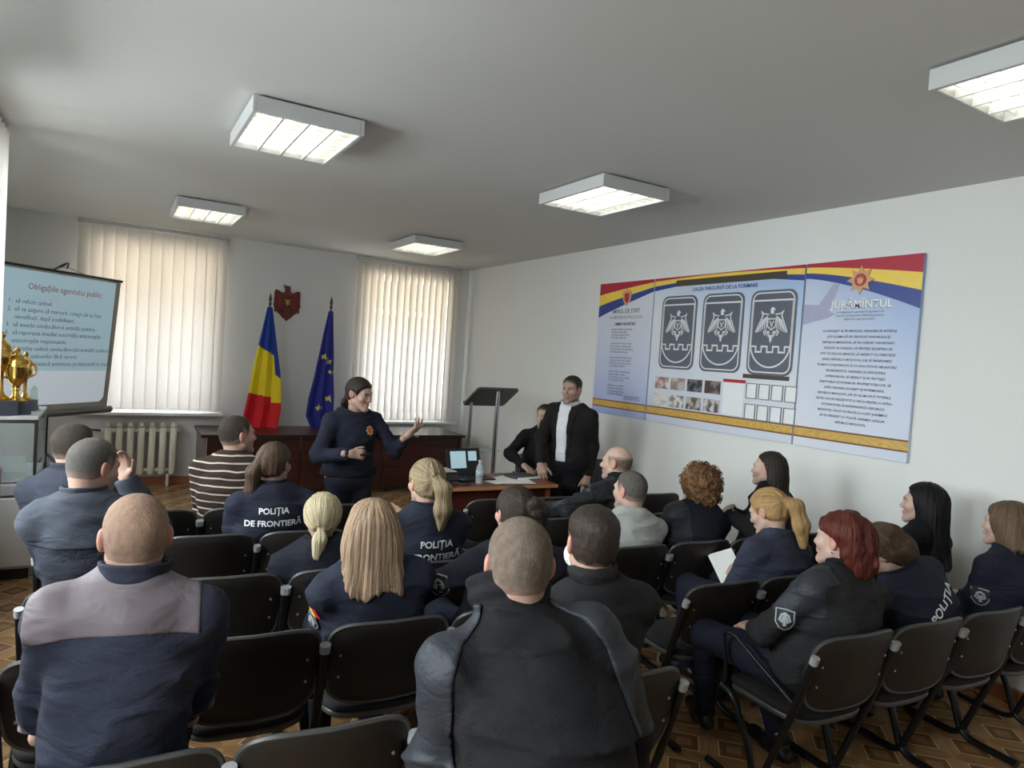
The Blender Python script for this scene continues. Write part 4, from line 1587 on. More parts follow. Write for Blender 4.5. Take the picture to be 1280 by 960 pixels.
# -- anthem board
p1 = poster('leftmost wall poster, anthem text on pale blue with tricolour corner', 6.05, 5.18, M_P1)
bands(p1, 6.05, 5.18, lambda s: (.13 - .10 * s ** .8, .25 - .17 * s ** .85, .375 - .25 * s ** .9))
em = prism(B(), [(5.66, 2.60), (5.63, 2.64), (5.61, 2.61), (5.585, 2.66), (5.56, 2.61), (5.54, 2.64), (5.51, 2.60), (5.53, 2.52), (5.585, 2.465), (5.64, 2.52)], .001, .004, pf)
e_ = ob('emblem', em, M_PBEAK, p1)
ob('emblem_shield', prism(B(), [(5.62, 2.60), (5.55, 2.60), (5.55, 2.53), (5.585, 2.495), (5.62, 2.53)], .004, .006, pf), M_PRED, e_)
ptext(p1, 'IMNUL DE STAT', 5.585, 2.395, .062, M_PGREY, bold=.0012)
ptext(p1, 'AL REPUBLICII MOLDOVA', 5.585, 2.335, .046, M_PGREY)
ptext(p1, 'LIMBA NOASTRĂ', 5.585, 2.265, .044, M_PINK, bold=.001)
V = [['Limba noastră-i o comoară', 'În adîncuri înfundată,', 'Un șirag de piatră rară', 'Pe moșie revărsată.'],
     ['Limba noastră-i foc ce arde', 'Într-un neam, ce fără veste', 'S-a trezit din somn de moarte,', 'Ca viteazul din poveste.'],
     ['Limba noastră-i frunză verde,', 'Zbuciumul din codrii veșnici,', 'Nistrul lin, ce-n valuri pierde', 'Ai luceferilor sfeșnici.'],
     ['Limba noastră-i limbă sfîntă,', 'Limba vechilor cazanii,', 'Care-o plîng și care-o cîntă', 'Pe la vatra lor țăranii.'],
     ['Răsări-va o comoară', 'În adîncuri înfundată,', 'Un șirag de piatră rară', 'Pe moșie revărsată.']]
for k, vs in enumerate(V):
    ptext(p1, '\n'.join(vs), 5.80, 2.215 - .15 * k, .030, M_PINK, 'LEFT')
ptext(p1, 'Versuri: Alexei Mateevici\nMuzica: Alexandru Cristea', 5.27, 1.515, .024, M_PINK, 'RIGHT')

# -- history board
p2 = poster('wide middle wall poster with three dark shield badges and small photographs', 5.165, 3.465, M_P2)
bands(p2, 5.165, 3.465, lambda s: (.028 - .02 * math.sin(PI * s), .078 - .04 * math.sin(PI * s), .125 - .06 * math.sin(PI * s)))
ob('dark_bar', prism(B(), [(4.87, 2.63), (3.63, 2.63), (3.63, 2.688), (4.87, 2.688)], .001, .004, pf), M_PBAR, p2)
ptext(p2, 'CALEA PARCURSĂ DE LA FORMARE', 4.28, 2.575, .047, M_PBLU, bold=.001)
for cy, wd in ((4.805, .46), (4.265, .47), (3.735, .45)):
    zc, hh = 2.19, .70
    rr = rrect(wd, hh, .075)
    bd = ob('badge', prism(B(), [(cy - a, zc + b) for a, b in rr], .001, .006, pf), M_PDARK, p2)
    ob('badge_border', strip(B(), [(cy - a, zc + b) for a, b in rrect(wd - .045, hh - .045, .065)], .011, .005, .0085, pf, True), M_PLINE, bd)
    sw_ = (wd - .06) / 2
    arc = [(cy + sw_ * math.cos(a), 2.10 - .195 * math.sin(a)) for a in np.linspace(0, PI, 17)]
    ob('shield_outline', strip(B(), [(cy + sw_, 2.455), (cy + sw_, 2.10)] + arc[1:-1] + [(cy - sw_, 2.10), (cy - sw_, 2.455)], .013, .005, .0085, pf, True), M_PLINE, bd)
    bt = [(cy + sw_ - .005, 2.075)]
    for k in range(3):
        a = cy + sw_ - .055 - k * (2 * sw_ - .05) / 3
        w3 = (2 * sw_ - .05) / 6
        bt += [(a, 2.075), (a, 2.03), (a - w3, 2.03), (a - w3, 2.075)]
    bt.append((cy - sw_ + .005, 2.075))
    ob('battlement_line', strip(B(), bt, .013, .005, .0085, pf), M_PLINE, bd)
    eagle_print(bd, cy, 2.255, .31, .30, M_PLINE, .005, .008)
ob('dark_bar', prism(B(), [(3.99, 1.805), (3.53, 1.805), (3.53, 1.84), (3.99, 1.84)], .001, .004, pf), M_PBAR, p2)
def photo_mat(name, a, b, sc):
    m = mat(name, a, rough=.3)
    nt = m.node_tree; N = nt.nodes
    for n in N:
        if n.type == 'TEX_NOISE': n.inputs['Scale'].default_value = sc; n.inputs['Detail'].default_value = 2
        if n.type == 'MIX':
            n.inputs[6].default_value = (*a, 1); n.inputs[7].default_value = (*b, 1)
            cr = N.new('ShaderNodeValToRGB'); cr.color_ramp.elements[0].position = .42; cr.color_ramp.elements[1].position = .58
            src = n.inputs[0].links[0].from_socket
            nt.links.new(src, cr.inputs[0]); nt.links.new(cr.outputs[0], n.inputs[0])
    return m
PH = [(s2l(150, 110, 104), s2l(226, 220, 218)), (s2l(150, 130, 126), s2l(196, 186, 184)), (s2l(26, 26, 32), s2l(120, 118, 122)), (s2l(70, 62, 60), s2l(140, 128, 122)),
      (s2l(80, 74, 74), s2l(222, 218, 214)), (s2l(140, 134, 128), s2l(226, 224, 220)), (s2l(96, 84, 76), s2l(190, 184, 178)), (s2l(88, 80, 80), s2l(214, 210, 208))]
for k in range(8):
    c, r = k % 4, k // 4
    y = 4.97 - .217 * c
    z = (1.70, 1.535)[r]
    ob('photograph', box(B(), (PX - .002, y, z), (.004, .185, .115)), photo_mat('photo_%s' % 'abcdefgh'[k], *PH[k], 9 + k), p2)
ob('red_header', prism(B(), [(4.20, 1.758), (3.955, 1.758), (3.955, 1.786), (4.20, 1.786)], .001, .004, pf), M_PRED, p2)
ob('blank_sheet', prism(B(), [(4.195, 1.475), (3.965, 1.475), (3.965, 1.758), (4.195, 1.758)], .001, .003, pf), M_PWHITE, p2)
for k in range(8):
    c, r = k % 4, k // 4
    y, z = 3.888 - .128 * c, (1.70, 1.525)[r]
    f_o = ob('pocket', strip(B(), [(y + .052, z - .062), (y - .052, z - .062), (y - .052, z + .062), (y + .052, z + .062)], .008, .001, .006, pf, True), M_PGREY, p2)
    ob('pocket_sheet', prism(B(), [(y + .05, z - .06), (y - .05, z - .06), (y - .05, z + .055), (y - .03, z + .062), (y + .03, z + .062), (y + .05, z + .055)], .001, .003, pf), M_PWHITE, f_o)

# -- oath board
p3 = poster('rightmost wall poster, oath text on pale blue with gold star', 3.45, 2.56, M_P3)
bands(p3, 3.45, 2.56, lambda s: (.028 + .10 * s ** 1.3, .072 + .175 * s ** 1.35, .115 + .255 * s ** 1.4))
bm = prism(B(), [(3.45, 2.41), (3.32, 2.40), (3.21, 2.555), (3.155, 2.555), (3.235, 2.35), (3.17, 2.33), (3.24, 2.30), (3.45, 2.25)], .0008, .0014, pf)
ob('aircraft_tail', bm, M_PPLANE, p3)
st = [(2.995 - (.105 if k % 2 == 0 else .062) * math.sin(k * PI / 8), 2.572 + (.105 if k % 2 == 0 else .062) * math.cos(k * PI / 8)) for k in range(16)]
so = ob('star', prism(B(), st, .001, .008, pf), M_PBEAK, p3)
ob('star_ring', prism(B(), [(2.995 - .046 * math.cos(a), 2.572 + .046 * math.sin(a)) for a in np.linspace(0, 2 * PI, 20, endpoint=False)], .008, .010, pf), M_PRED, so)
ob('star_eagle', prism(B(), [(2.995 - a, 2.572 + b) for a, b in ((-.025, .02), (-.008, .008), (0, .034), (.008, .008), (.025, .02), (.02, -.02), (0, -.035), (-.02, -.02))], .010, .012, pf), M_PBEAK, so)
ptext(p3, 'JURĂMÎNTUL', 2.985, 2.368, .080, M_PINK, bold=.002, d=.002)
ptext(p3, 'JURĂMÎNTUL', 2.982, 2.371, .080, M_PWHITE, bold=.0015, d=.003)
for k in range(3):
    ptext(p3, ['la angajarea în serviciul organelor de', 'interne al Republicii Moldova pentru', 'apărarea legii și ordinii'][k], 2.985, 2.335 - .026 * k, .025, M_PGREY)
OATH = ['CA ANGAJAT AL ÎN SERVICIUL ORGANELOR INTERNE', 'JUR SOLEMN SĂ FIU DEVOTAT POPORULUI ȘI', 'REPUBLICII MOLDOVA, SĂ FIU CINSTIT, DISCIPLINAT,', 'VIGILENT ȘI CURAJOS, SĂ PĂSTREZ SECRETELE DE',
        'STAT ȘI CELE DE SERVICIU, SĂ RESPECT CU STRICTEȚE', 'LEGILE REPUBLICII MOLDOVA. JUR SĂ ÎNDEPLINESC', 'ÎN MOD CONȘTIINCIOS ȘI CU EXACTITATE OBLIGAȚIILE', 'ÎNCREDINȚATE, ORDINELE ȘI DISPOZIȚIILE',
        'SUPERIORILOR, SĂ RESPECT ȘI SĂ PROTEJEZ', 'DREPTURILE CETĂȚENILOR, PROPRIETATEA LOR, SĂ', 'APĂR ORDINEA DE DREPT ȘI PATRIMONIUL', 'REPUBLICII MOLDOVA. JUR SĂ NU-MI CRUȚ PUTERILE,',
        'IAR ÎN CAZ DE NECESITATE ȘI VIAȚA PENTRU A APĂRA', 'INTEGRITATEA ȘI INDEPENDENȚA REPUBLICII', 'MOLDOVA. DACĂ VOI ÎNCĂLCA ACEST JURĂMÎNT,', 'SĂ FIU PEDEPSIT CU TOATĂ ASPRIMEA LEGILOR', 'REPUBLICII MOLDOVA.']
for k, s in enumerate(OATH):
    ptext(p3, s, 2.985, 2.195 - .0422 * k, .0235, M_PINK, shear=.12, bold=.0004)

# ------------------------------------------------------------------ long desk behind the speaker
dk = thing('presidium_desk', 'long dark mahogany desk with taupe side panel in front of the flags', 'desk', (2.545, 8.66, 0), -.02)
ob('desktop', box(B(), (0, 0, .745), (3.26, .92, .035), .006), M_DARKWOOD, dk)
ob('desktop_edge', box(B(), (0, -.463, .745), (3.26, .006, .036), .001), M_BLACK, dk)
for sx in (-1, 1):
    ob('side_panel', box(B(), (sx * 1.585, .0, .364), (.03, .86, .727), .003), M_TAUPE if sx < 0 else M_DARKWOOD, dk)
for k in range(3):
    ob('front_panel', box(B(), (-1.04 + k * 1.04, -.38, .40), (1.03, .022, .65), .003), M_DARKWOOD, dk)

# ------------------------------------------------------------------ presenter's table, low side unit
tb = thing('presenter_table', 'cherry veneer table with laptop and projector beside the standing man', 'table', (2.83, 5.115, 0), -.03)
ob('tabletop', box(B(), (0, 0, .765), (1.12, .58, .028), .003), M_TABLE, tb)
ob('edge_band', box(B(), (0, -.2915, .765), (1.12, .004, .028)), M_EDGE, tb)
for sx in (-1, 1):
    ob('side_panel', box(B(), (sx * .50, .0, .3755), (.026, .50, .751), .003), M_TABLE, tb)
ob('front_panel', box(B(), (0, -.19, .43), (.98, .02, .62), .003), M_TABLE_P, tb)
lu = thing('low_cabinet', 'low dark cabinet with pale wooden edges left of the presenter table', 'cabinet', (1.80, 4.86, 0), -.03)
ob('top', box(B(), (0, 0, .635), (.30, .32, .024), .002), M_EDGE, lu)
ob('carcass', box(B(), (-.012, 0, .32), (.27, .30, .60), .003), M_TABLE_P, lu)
ob('side_panel', box(B(), (.138, 0, .31), (.022, .32, .62), .002), M_EDGE, lu)

# ------------------------------------------------------------------ lectern
lt = thing('lectern', 'tall lectern with sloped dark top on two chrome posts by the right wall', 'lectern', (3.97, 7.17, 0))
a_ = math.atan2(.22, .36)
Mx = Matrix.Translation((0, 0, 1.36)) @ Matrix.Rotation(-a_, 4, 'X')
M_LECT = mat('lectern_grey', s2l(78, 80, 84), rough=.45, var=.05)
bm = B()
prism(bm, rrect(.56, .44, .04), -.012, .012, lambda u, v, d: (u, v, d))
xf(bm, bm.verts, Mx)
ob('reading_top', bm, M_LECT, lt)
bm = box(B(), (0, .215, .02), (.54, .02, .05), .006); xf(bm, bm.verts, Mx)
ob('ledge', bm, M_GREYM, lt)
ob('post', tube(B(), [(.02, -.13, .03), (.02, -.13, 1.44)], .027, 14), M_CHROME, lt, True, 50)
ob('post', tube(B(), [(-.20, .12, .03), (-.20, .12, 1.28)], .022, 14), M_CHROME, lt, True, 50)
ob('base_plate', box(B(), (-.06, 0, .015), (.55, .45, .03), .006), M_LECT, lt)
ob('shelf', box(B(), (-.08, 0, .72), (.34, .28, .02), .004), glass('lectern_glass', (.8, .86, .88), .05, .25), lt)

# ------------------------------------------------------------------ things on the table (top at z = .779)
TZ = .779
lp = thing('laptop', 'open black laptop with lit screen on the presenter table', 'laptop', (2.72, 5.16, TZ), .06)
ob('base', box(B(), (0, 0, .010), (.34, .24, .020), .004), M_BLACK, lp)
kb = B()
for r in range(5):
    for c in range(12):
        box(kb, (-.143 + c * .026, .075 - r * .024, .0205), (.021, .019, .003))
tag(ob('keyboard', kb, mat('key_black', s2l(36, 36, 38), rough=.5), lp), kind='stuff')
ML = Matrix.Translation((0, .125, .014)) @ Matrix.Rotation(math.radians(-16), 4, 'X')
bm = box(B(), (0, 0, .118), (.34, .012, .236), .004); xf(bm, bm.verts, ML)
lid = ob('lid', bm, M_BLACK, lp)
M_LS = emit('laptop_screen', s2l(160, 188, 198), .55)
bm = box(B(), (-.055, -.0065, .135), (.155, .002, .15)); xf(bm, bm.verts, ML)
ob('slide_window', bm, M_LS, lid)
bm = box(B(), (.09, -.0065, .165), (.085, .002, .085)); xf(bm, bm.verts, ML)
ob('side_window', bm, M_LS, lid)
M_BOT = glass('bottle_plastic', (.9, .95, .97), .06, .35)
bo = thing('water_bottle', 'clear plastic water bottle standing in front of the laptop', 'bottle', (2.69, 4.97, TZ))
ob('body', lathe(B(), [(0, .0), (.029, .002), (.031, .012), (.029, .05), (.031, .056), (.031, .12), (.024, .15), (.0125, .17), (.0125, .182)], n=16), M_BOT, bo, True, 50)
ob('cap', lathe(B(), [(.0145, .18), (.0145, .197), (0, .197)], n=14), mat('cap_white', s2l(210, 214, 220), rough=.4), bo, True, 40)
ob('label', lathe(B(), [(.0316, .06), (.0316, .11)], n=16), mat('bottle_label', s2l(186, 198, 206), rough=.5), bo, True)
pj = thing('projector', 'small black projector with pale lid at the left end of the table', 'projector', (2.36, 5.10, TZ), .05)
ob('body', box(B(), (0, 0, .055), (.30, .23, .08), .014, None, 2), M_BLACK, pj, True, 40)
ob('lid', box(B(), (0, 0, .098), (.27, .20, .008), .003), mat('projector_lid', s2l(196, 192, 188), rough=.4), pj)
bm = B(); tube(bm, [(-.08, -.112, .058), (-.08, -.128, .058)], .026, 14)
ob('lens', bm, M_GREYM, pj, True, 40)
for sx in (-.12, .12):
    ob('foot', lathe(B(), [(.012, 0), (.012, .017)], (sx, .08, 0), 8), M_BLACK, pj)
vb = B()
for k in range(8): box(vb, (.05 + k * .012, -.1155, .055), (.006, .002, .045))
ob('vent', vb, M_GREYM, pj)
cb_ = thing('cable', 'thin dark cable lying in front of the projector', 'cable', (2.50, 4.98, TZ))
ob('cord', tube(B(), smooth_path([(-.08, .05, .004), (-.02, .0, .004), (.04, .03, .004), (.1, -.02, .004), (.06, -.07, .004), (-.04, -.06, .004)]), .004, 6), M_BLACK, cb_, True)
for k, (x, y, r, lab) in enumerate(((2.93, 5.02, .25, 'white sheet of paper lying near the laptop on the table'), (3.06, 4.98, -.2, 'white sheet of paper at the table front edge before the notebook'), (3.0, 5.1, .5, 'white sheet of paper partly beneath the two front sheets on the table'))):
    o = ob('paper_sheet', box(B(), (0, 0, .001 + .0004), (.21, .297, .002)), M_PAPER)
    o.location = (x, y, TZ + .0022 * (2 - k) + .0005); o.rotation_euler = (0, 0, r + PI / 2)
    tag(o, lab, 'paper', 'papers on the table')
nb = thing('notebook', 'closed dark notebook near the right end of the table', 'notebook', (3.22, 5.15, TZ), .15)
ob('cover', box(B(), (0, 0, .012), (.26, .19, .024), .003), mat('notebook_cover', s2l(60, 64, 74), rough=.5), nb)
ob('page_block', box(B(), (.003, -.002, .012), (.262, .192, .017)), M_PAPER, nb)

# ------------------------------------------------------------------ trophy case on the left
dc = thing('display_case', 'glass trophy display case with white base at the left wall', 'cabinet', (-.735, 6.30, 0))
cw, cd = .62, .74
M_CASE = mat('case_grey', s2l(176, 180, 182), rough=.5, var=.03)
ob('top', box(B(), (0, 0, 1.185), (cw, cd, .03), .003), M_ALU, dc)
ob('base', box(B(), (0, .0, .40), (cw - .02, cd - .02, .62), .004), M_CASE, dc)
ob('plinth', box(B(), (0, .02, .045), (cw - .06, cd - .08, .09)), M_BLACK, dc)
for sx in (-1, 1):
    ob('door', box(B(), (sx * .15, -cd / 2, .36), (.285, .02, .50), .008), M_WHITE, dc)
ob('drawer', box(B(), (0, -cd / 2, .665), (.59, .02, .08), .006), M_CASE, dc)
ob('shelf', box(B(), (0, 0, .73), (cw - .02, cd - .02, .02)), M_ALU, dc)
M_FRAME = mat('case_frame_black', s2l(38, 40, 44), rough=.4)
for sx in (-1, 1):
    for sy in (-1, 1):
        ob('post', box(B(), (sx * (cw / 2 - .012), sy * (cd / 2 - .012), .955), (.02, .02, .43), .002), M_FRAME if sy < 0 else M_ALU, dc)
ob('front_rail', box(B(), (0, -cd / 2 + .012, 1.158), (cw - .04, .018, .022)), M_FRAME, dc)
ob('glass_front', box(B(), (0, -cd / 2 + .006, .95), (cw - .05, .005, .40)), M_GLASS, dc)
for sx in (-1, 1):
    ob('glass_side', box(B(), (sx * (cw / 2 - .006), 0, .95), (.005, cd - .05, .40)), M_GLASS, dc)
ob('card', box(B(), (.12, -.05, .80), (.20, .004, .12)), M_PAPER, dc)
M_TROPHY = mat('trophy_gold', s2l(214, 178, 96), rough=.2, metal=1.0, var=.06)
M_TBASE = mat('trophy_stone', s2l(66, 70, 82), rough=.35, var=.3, scale=20)
def trophy(x, y, z, s, label, kind=0, rz=0.0):
    t = thing('trophy', label, 'trophy', (x, y, z), rz, 'gold trophy cups')
    ob('plinth', box(B(), (0, 0, .04 * s), (.13 * s, .13 * s, .08 * s), .004), M_TBASE, t)
    if kind == 0:
        pr = [(.058, .08), (.060, .088), (.045, .10), (.022, .12), (.018, .15), (.026, .158), (.020, .17), (.026, .19), (.048, .215), (.060, .25), (.066, .30), (.070, .33), (.066, .335)]
    else:
        pr = [(.050, .08), (.050, .09), (.022, .11), (.014, .13), (.012, .22), (.018, .24), (.030, .26), (.044, .30), (.048, .345), (.044, .35)]
    ob('cup', lathe(B(), [(0, pr[0][1] * s)] + [(r * s, zz * s) for r, zz in pr] + [(0, pr[-1][1] * s)], n=22), M_TROPHY, t, True, 50)
    zt = pr[-1][1]
    rr = pr[-2][0]
    ob('lid', lathe(B(), [(rr * s, zt * s), (rr * .9 * s, (zt + .02) * s), (rr * .5 * s, (zt + .045) * s), (.012 * s, (zt + .055) * s), (.010 * s, (zt + .065) * s), (.018 * s, (zt + .078) * s), (.012 * s, (zt + .09) * s), (0, (zt + .10) * s)], n=22), M_TROPHY, t, True, 50)
    for sx in (-1, 1):
        ob('handle', tube(B(), smooth_path([(sx * rr * .8 * s, 0, (zt - .10) * s), (sx * (rr + .035) * s, 0, (zt - .075) * s), (sx * (rr + .04) * s, 0, (zt - .03) * s), (sx * (rr + .015) * s, 0, (zt - .005) * s), (sx * rr * s, 0, (zt - .02) * s)], 4), .007 * s, 6), M_TROPHY, t, True)
    return t
trophy(-.575, 6.05, 1.20, 1.12, 'lidded gold trophy cup nearest the right end of the display case', 0, .5)
trophy(-.66, 5.99, 1.20, 1.32, 'taller gold trophy cup cut by the left edge of the picture', 1, .4)
trophy(-.55, 6.36, 1.20, 1.0, 'small dark based gold trophy behind the lidded cup', 1, 1.2)
trophy(-.86, 6.25, .74, .8, 'gold trophy standing inside the glass display case', 0, .2)
gl = thing('glass_award', 'small clear glass award on the display case top, right of the trophies', 'award', (-.50, 6.46, 1.20))
ob('plate', prism(B(), [(-.03, 0), (.03, 0), (.022, .16), (0, .19), (-.022, .15)], -.006, .006, lambda u, v, d: (u, d, v)), glass('award_glass', (.85, .95, .92), .03, .3), gl)
ob('foot', box(B(), (0, 0, .008), (.07, .04, .016), .002), M_GREYM, gl)

sc_ = thing('side_cabinet', 'narrow red brown cabinet at the left edge of the picture', 'cabinet', (-.66, 5.46, 0))
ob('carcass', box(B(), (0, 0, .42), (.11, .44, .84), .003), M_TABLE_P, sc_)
ob('top', box(B(), (.0, 0, .855), (.12, .46, .03), .003), M_TABLE, sc_)

# ------------------------------------------------------------------ ganged chairs
M_SEATF = mat('chair_fabric_black', s2l(17, 16, 16), rough=.9, var=.25, scale=60, bump=.2, bscale=300)
M_SHELL = mat('chair_shell_black', s2l(24, 20, 15), rough=.55, var=.1)
M_RIM = mat('chair_rim_grey', s2l(66, 66, 65), rough=.4, var=.1)
M_TUBEB = mat('chair_tube_black', s2l(26, 26, 27), rough=.35, metal=.3)
M_CAPG = mat('tube_cap_grey', s2l(150, 152, 154), rough=.4)
M_BOLT = mat('bolt_steel', s2l(170, 170, 168), rough=.35, metal=.7)

def back_pt(u, v, d):
    """u -1..1 across, v 0..1 up the backrest, d thickness towards the rear"""
    hwid = .238
    x = u * hwid
    z = .475 + .335 * v
    y = -.185 - .075 * v - .045 * (1 - u * u) - d
    return Vector((x, y, z))
def outline(n=40):
    pts = []
    for k in range(n):
        a = 2 * PI * k / n
        c, s = math.cos(a), math.sin(a)
        e = .42 if s > 0 else .50
        pts.append((math.copysign(abs(c) ** e, c) * (.97 if s < 0 else 1.0), math.copysign(abs(s) ** e, s)))
    return pts
def chair_meshes():
    MS = {}
    OL = outline()
    def slab(d0, d1, sc):
        bm = B()
        rings = []
        for d, k in ((d0, sc * .97), (d0 + .25 * (d1 - d0), sc), (d0 + .75 * (d1 - d0), sc), (d1, sc * .97)):
            rings.append([bm.verts.new(back_pt(x * k, .5 + .5 * y * k, d)) for x, y in OL])
        n = len(OL)
        for a, b2 in zip(rings[:-1], rings[1:]):
            for i in range(n):
                bm.faces.new((a[i], a[(i + 1) % n], b2[(i + 1) % n], b2[i]))
        for ring, d in ((rings[0], d0), (rings[-1], d1)):
            k2 = [[bm.verts.new(back_pt(x * q, .5 + .5 * y * q, d)) for x, y in OL] for q in (.66 * sc, .33 * sc)]
            prev = ring
            for r_ in k2:
                for i in range(n):
                    bm.faces.new((prev[i], prev[(i + 1) % n], r_[(i + 1) % n], r_[i]))
                prev = r_
            c = bm.verts.new(back_pt(0, .5, d))
            for i in range(n):
                bm.faces.new((prev[i], prev[(i + 1) % n], c))
        return bm
    def fin(nm, bm, m, sm=True):
        bmesh.ops.recalc_face_normals(bm, faces=bm.faces)
        me = bpy.data.meshes.new(nm); bm.to_mesh(me); bm.free()
        if sm: me.shade_smooth(); me.set_sharp_from_angle(angle=math.radians(50))
        me.materials.append(m)
        MS[nm] = me
    fin('backrest', slab(-.030, .004, .96), M_SEATF)
    fin('back_shell', slab(.004, .016, .985), M_SHELL)
    path = [back_pt(x, .5 + .5 * y, .008) for x, y in OL]
    fin('back_rim', tube(B(), path + [path[0]], .0085, 6, False), M_RIM)
    # seat: rounded pad with a deep curved underside
    def seat(bm, zt, th, grow):
        pts = []
        for k in range(36):
            a = 2 * PI * k / 36
            c, s = math.cos(a), math.sin(a)
            pts.append((math.copysign(abs(c) ** .45, c) * .232 * grow, .02 + math.copysign(abs(s) ** .55, s) * .225 * grow))
        prof = [(.93, 0), (.985, -.008), (1, -.022), (.985, -th)]
        rings = [[bm.verts.new((x * q, .02 + (y - .02) * q, zt + z - .018 * max(0, (y - .1) / .12) - .012 * (1 - (x / .232) ** 2))) for x, y in pts] for q, z in prof]
        inner = [[bm.verts.new((x * q, .02 + (y - .02) * q, zt - .012 * (1 - (x * q / .232) ** 2) - .01 * (1 - q))) for x, y in pts] for q in (.6, .3)]
        n = 36
        seq = inner[::-1] + rings
        for a, b2 in zip(seq[:-1], seq[1:]):
            for i in range(n):
                bm.faces.new((a[i], a[(i + 1) % n], b2[(i + 1) % n], b2[i]))
        bm.faces.new(seq[0][::-1]); bm.faces.new(seq[-1])
        return bm
    fin('seat', seat(B(), .462, .035, 1.0), M_SEATF)
    fin('seat_shell', seat(B(), .432, .03, .985), M_RIM)
    fr = B()
    tube(fr, round_path([(0, -.268, .715), (0, -.175, .43), (0, -.02, .02), (0, .27, .02)], .06, 5), .0155, 8)
    fin('rear_frame', fr, M_TUBEB)
    fr = B()
    tube(fr, round_path([(.0, .215, .40), (0, .14, .385), (0, .02, .20), (0, -.03, .02), (0, -.30, .02)], .09, 5), .0155, 8)
    fin('front_frame', fr, M_TUBEB)
    fin('tube_cap', tube(B(), [(0, -.2655, .705), (0, -.2755, .737)], .0175, 10), M_CAPG)
    fin('cross_bar', tube(B(), [(-.245, .03, .392), (.245, .03, .392)], .012, 8), M_TUBEB)
    bl = B(); lathe(bl, [(.0055, 0), (.0055, .003), (0, .005)], n=8)
    xf(bl, bl.verts, Matrix.Rotation(PI / 2, 4, 'X'))
    fin('bolt', bl, M_BOLT)
    fin('armrest', tube(B(), round_path([(0, -.20, .50), (0, .16, .655), (0, .225, .645), (0, .19, .45), (0, .20, .40)], .05, 5), .0085, 8), M_TUBEB)
    return MS
CM = chair_meshes()
def make_chair():
    t = thing('conference_chair', '', 'chair')
    for nm in ('seat', 'seat_shell', 'backrest', 'back_shell', 'back_rim', 'cross_bar'):
        link_mesh(nm, CM[nm], None, t)
    for sx in (-1, 1):
        f = link_mesh('rear_frame', CM['rear_frame'], None, t); f.location = (sx * .2475, 0, 0)
        c = link_mesh('tube_cap', CM['tube_cap'], None, f)
        f = link_mesh('front_frame', CM['front_frame'], None, t); f.location = (sx * .2475, 0, 0)
        for v in (.35, .62):
            b2 = link_mesh('bolt', CM['bolt'], None, t); b2.location = back_pt(sx * .80, v, .016)
    return t
proto = [make_chair()]
SLOPE = -.085
ROWY = {0: 1.135, 1: 1.83, 2: 2.50, 3: 3.165, 4: 3.86, 5: 4.47}
def row_y(r, x): return ROWY[r] + SLOPE * x
CHAIRS = {}
def chair(r, x, label, arm=None, group=None, dz=0):
    c = proto.pop() if proto else copy_tree(CH0)
    c.location = (x, row_y(r, x) + .29, 0)
    c.rotation_euler = (0, 0, SLOPE + random.uniform(-.012, .012))
    c['label'] = label
    c['group'] = group or 'ganged conference chairs'
    if arm:
        for s in arm:
            a = link_mesh('armrest', CM['armrest'], None, c); a.location = (s * .2475, 0, 0)
    CHAIRS[(r, round(x, 2))] = c
    return c
CH0 = proto[0]
LX = (.0, .50, 1.0, 1.49)
RX = (2.69, 3.17, 3.65, 4.13)
LAB = {
 (0, 1.0): 'black chair under the man in the black fleece with slate sleeves, front edge of picture',
 (1, .0): 'black chair under the man in the grey yoked navy sweater',
 (1, .50): 'empty black chair at bottom centre left, between the two nearest men',
 (1, 1.0): 'black chair with a navy jacket on its seat, hidden behind the nearest black fleece',
 (1, 1.49): 'black chair under the dark haired man in charcoal fleece, at the aisle',
 (2, .0): 'black chair hidden in front of the nearest bald man',
 (2, .50): 'empty black chair with curved grey seat edge left of the long blonde hair',
 (2, 1.0): 'black chair under the woman with long straight blonde hair',
 (2, 1.49): 'black chair under the woman with a dark hair bun',
 (3, .0): 'black chair under the grey haired man with hand at his forehead',
 (3, .50): 'empty black chair between the grey haired man and the low blonde ponytail',
 (3, 1.0): 'black chair under the small woman with a low blonde ponytail',
 (3, 1.49): 'black chair under the woman with a high ponytail and back lettering',
 (4, .0): 'black chair under the man in profile beside the display case',
 (4, .50): 'empty black chair left of the brown ponytail woman with back lettering',
 (4, 1.0): 'black chair under the brown ponytail woman with back lettering',
 (4, 1.49): 'empty black chair in front of the high ponytail woman',
 (5, .28): 'empty black chair directly left of the striped sweater man',
 (5, .78): 'black chair under the man in the striped sweater',
 (5, 1.28): 'empty black chair right of the striped sweater man',
 (1, 2.69): 'black chair with rod armrest under the red haired woman',
 (1, 3.17): 'empty black chair between the red haired woman and the bent woman',
 (1, 3.65): 'black chair under the bent woman with white back lettering',
 (1, 4.13): 'black chair under the brown bobbed woman at the right edge',
 (2, 2.69): 'empty black chair in front of the red haired woman, by the aisle',
 (2, 3.17): 'black chair under the reading woman with the blonde ponytail',
 (2, 3.65): 'empty black chair right of the reading blonde woman',
 (2, 4.13): 'black chair under the woman with long black hair at the wall',
 (3, 2.69): 'black chair under the man in the pale grey sweater',
 (3, 3.17): 'black chair under the woman with curly ginger hair',
 (3, 3.65): 'black chair under the dark haired woman with clasped hands',
 (3, 4.13): 'empty black chair beside the wall right of the clasped hands woman',
 (4, 2.58): 'empty black chair in front of the pale grey sweater man',
 (4, 3.08): 'black chair under the bald man in the quilted black jacket',
 (4, 3.56): 'empty black chair right of the bald man in the quilted jacket',
 (5, 2.50): 'empty black chair with a paper on its seat beside the dark hair bun',
 (5, 2.99): 'empty black chair in front of the presenter table, right of the one with paper',
 (5, 3.95): 'empty black chair by the wall behind the bald man in the quilted jacket',
}
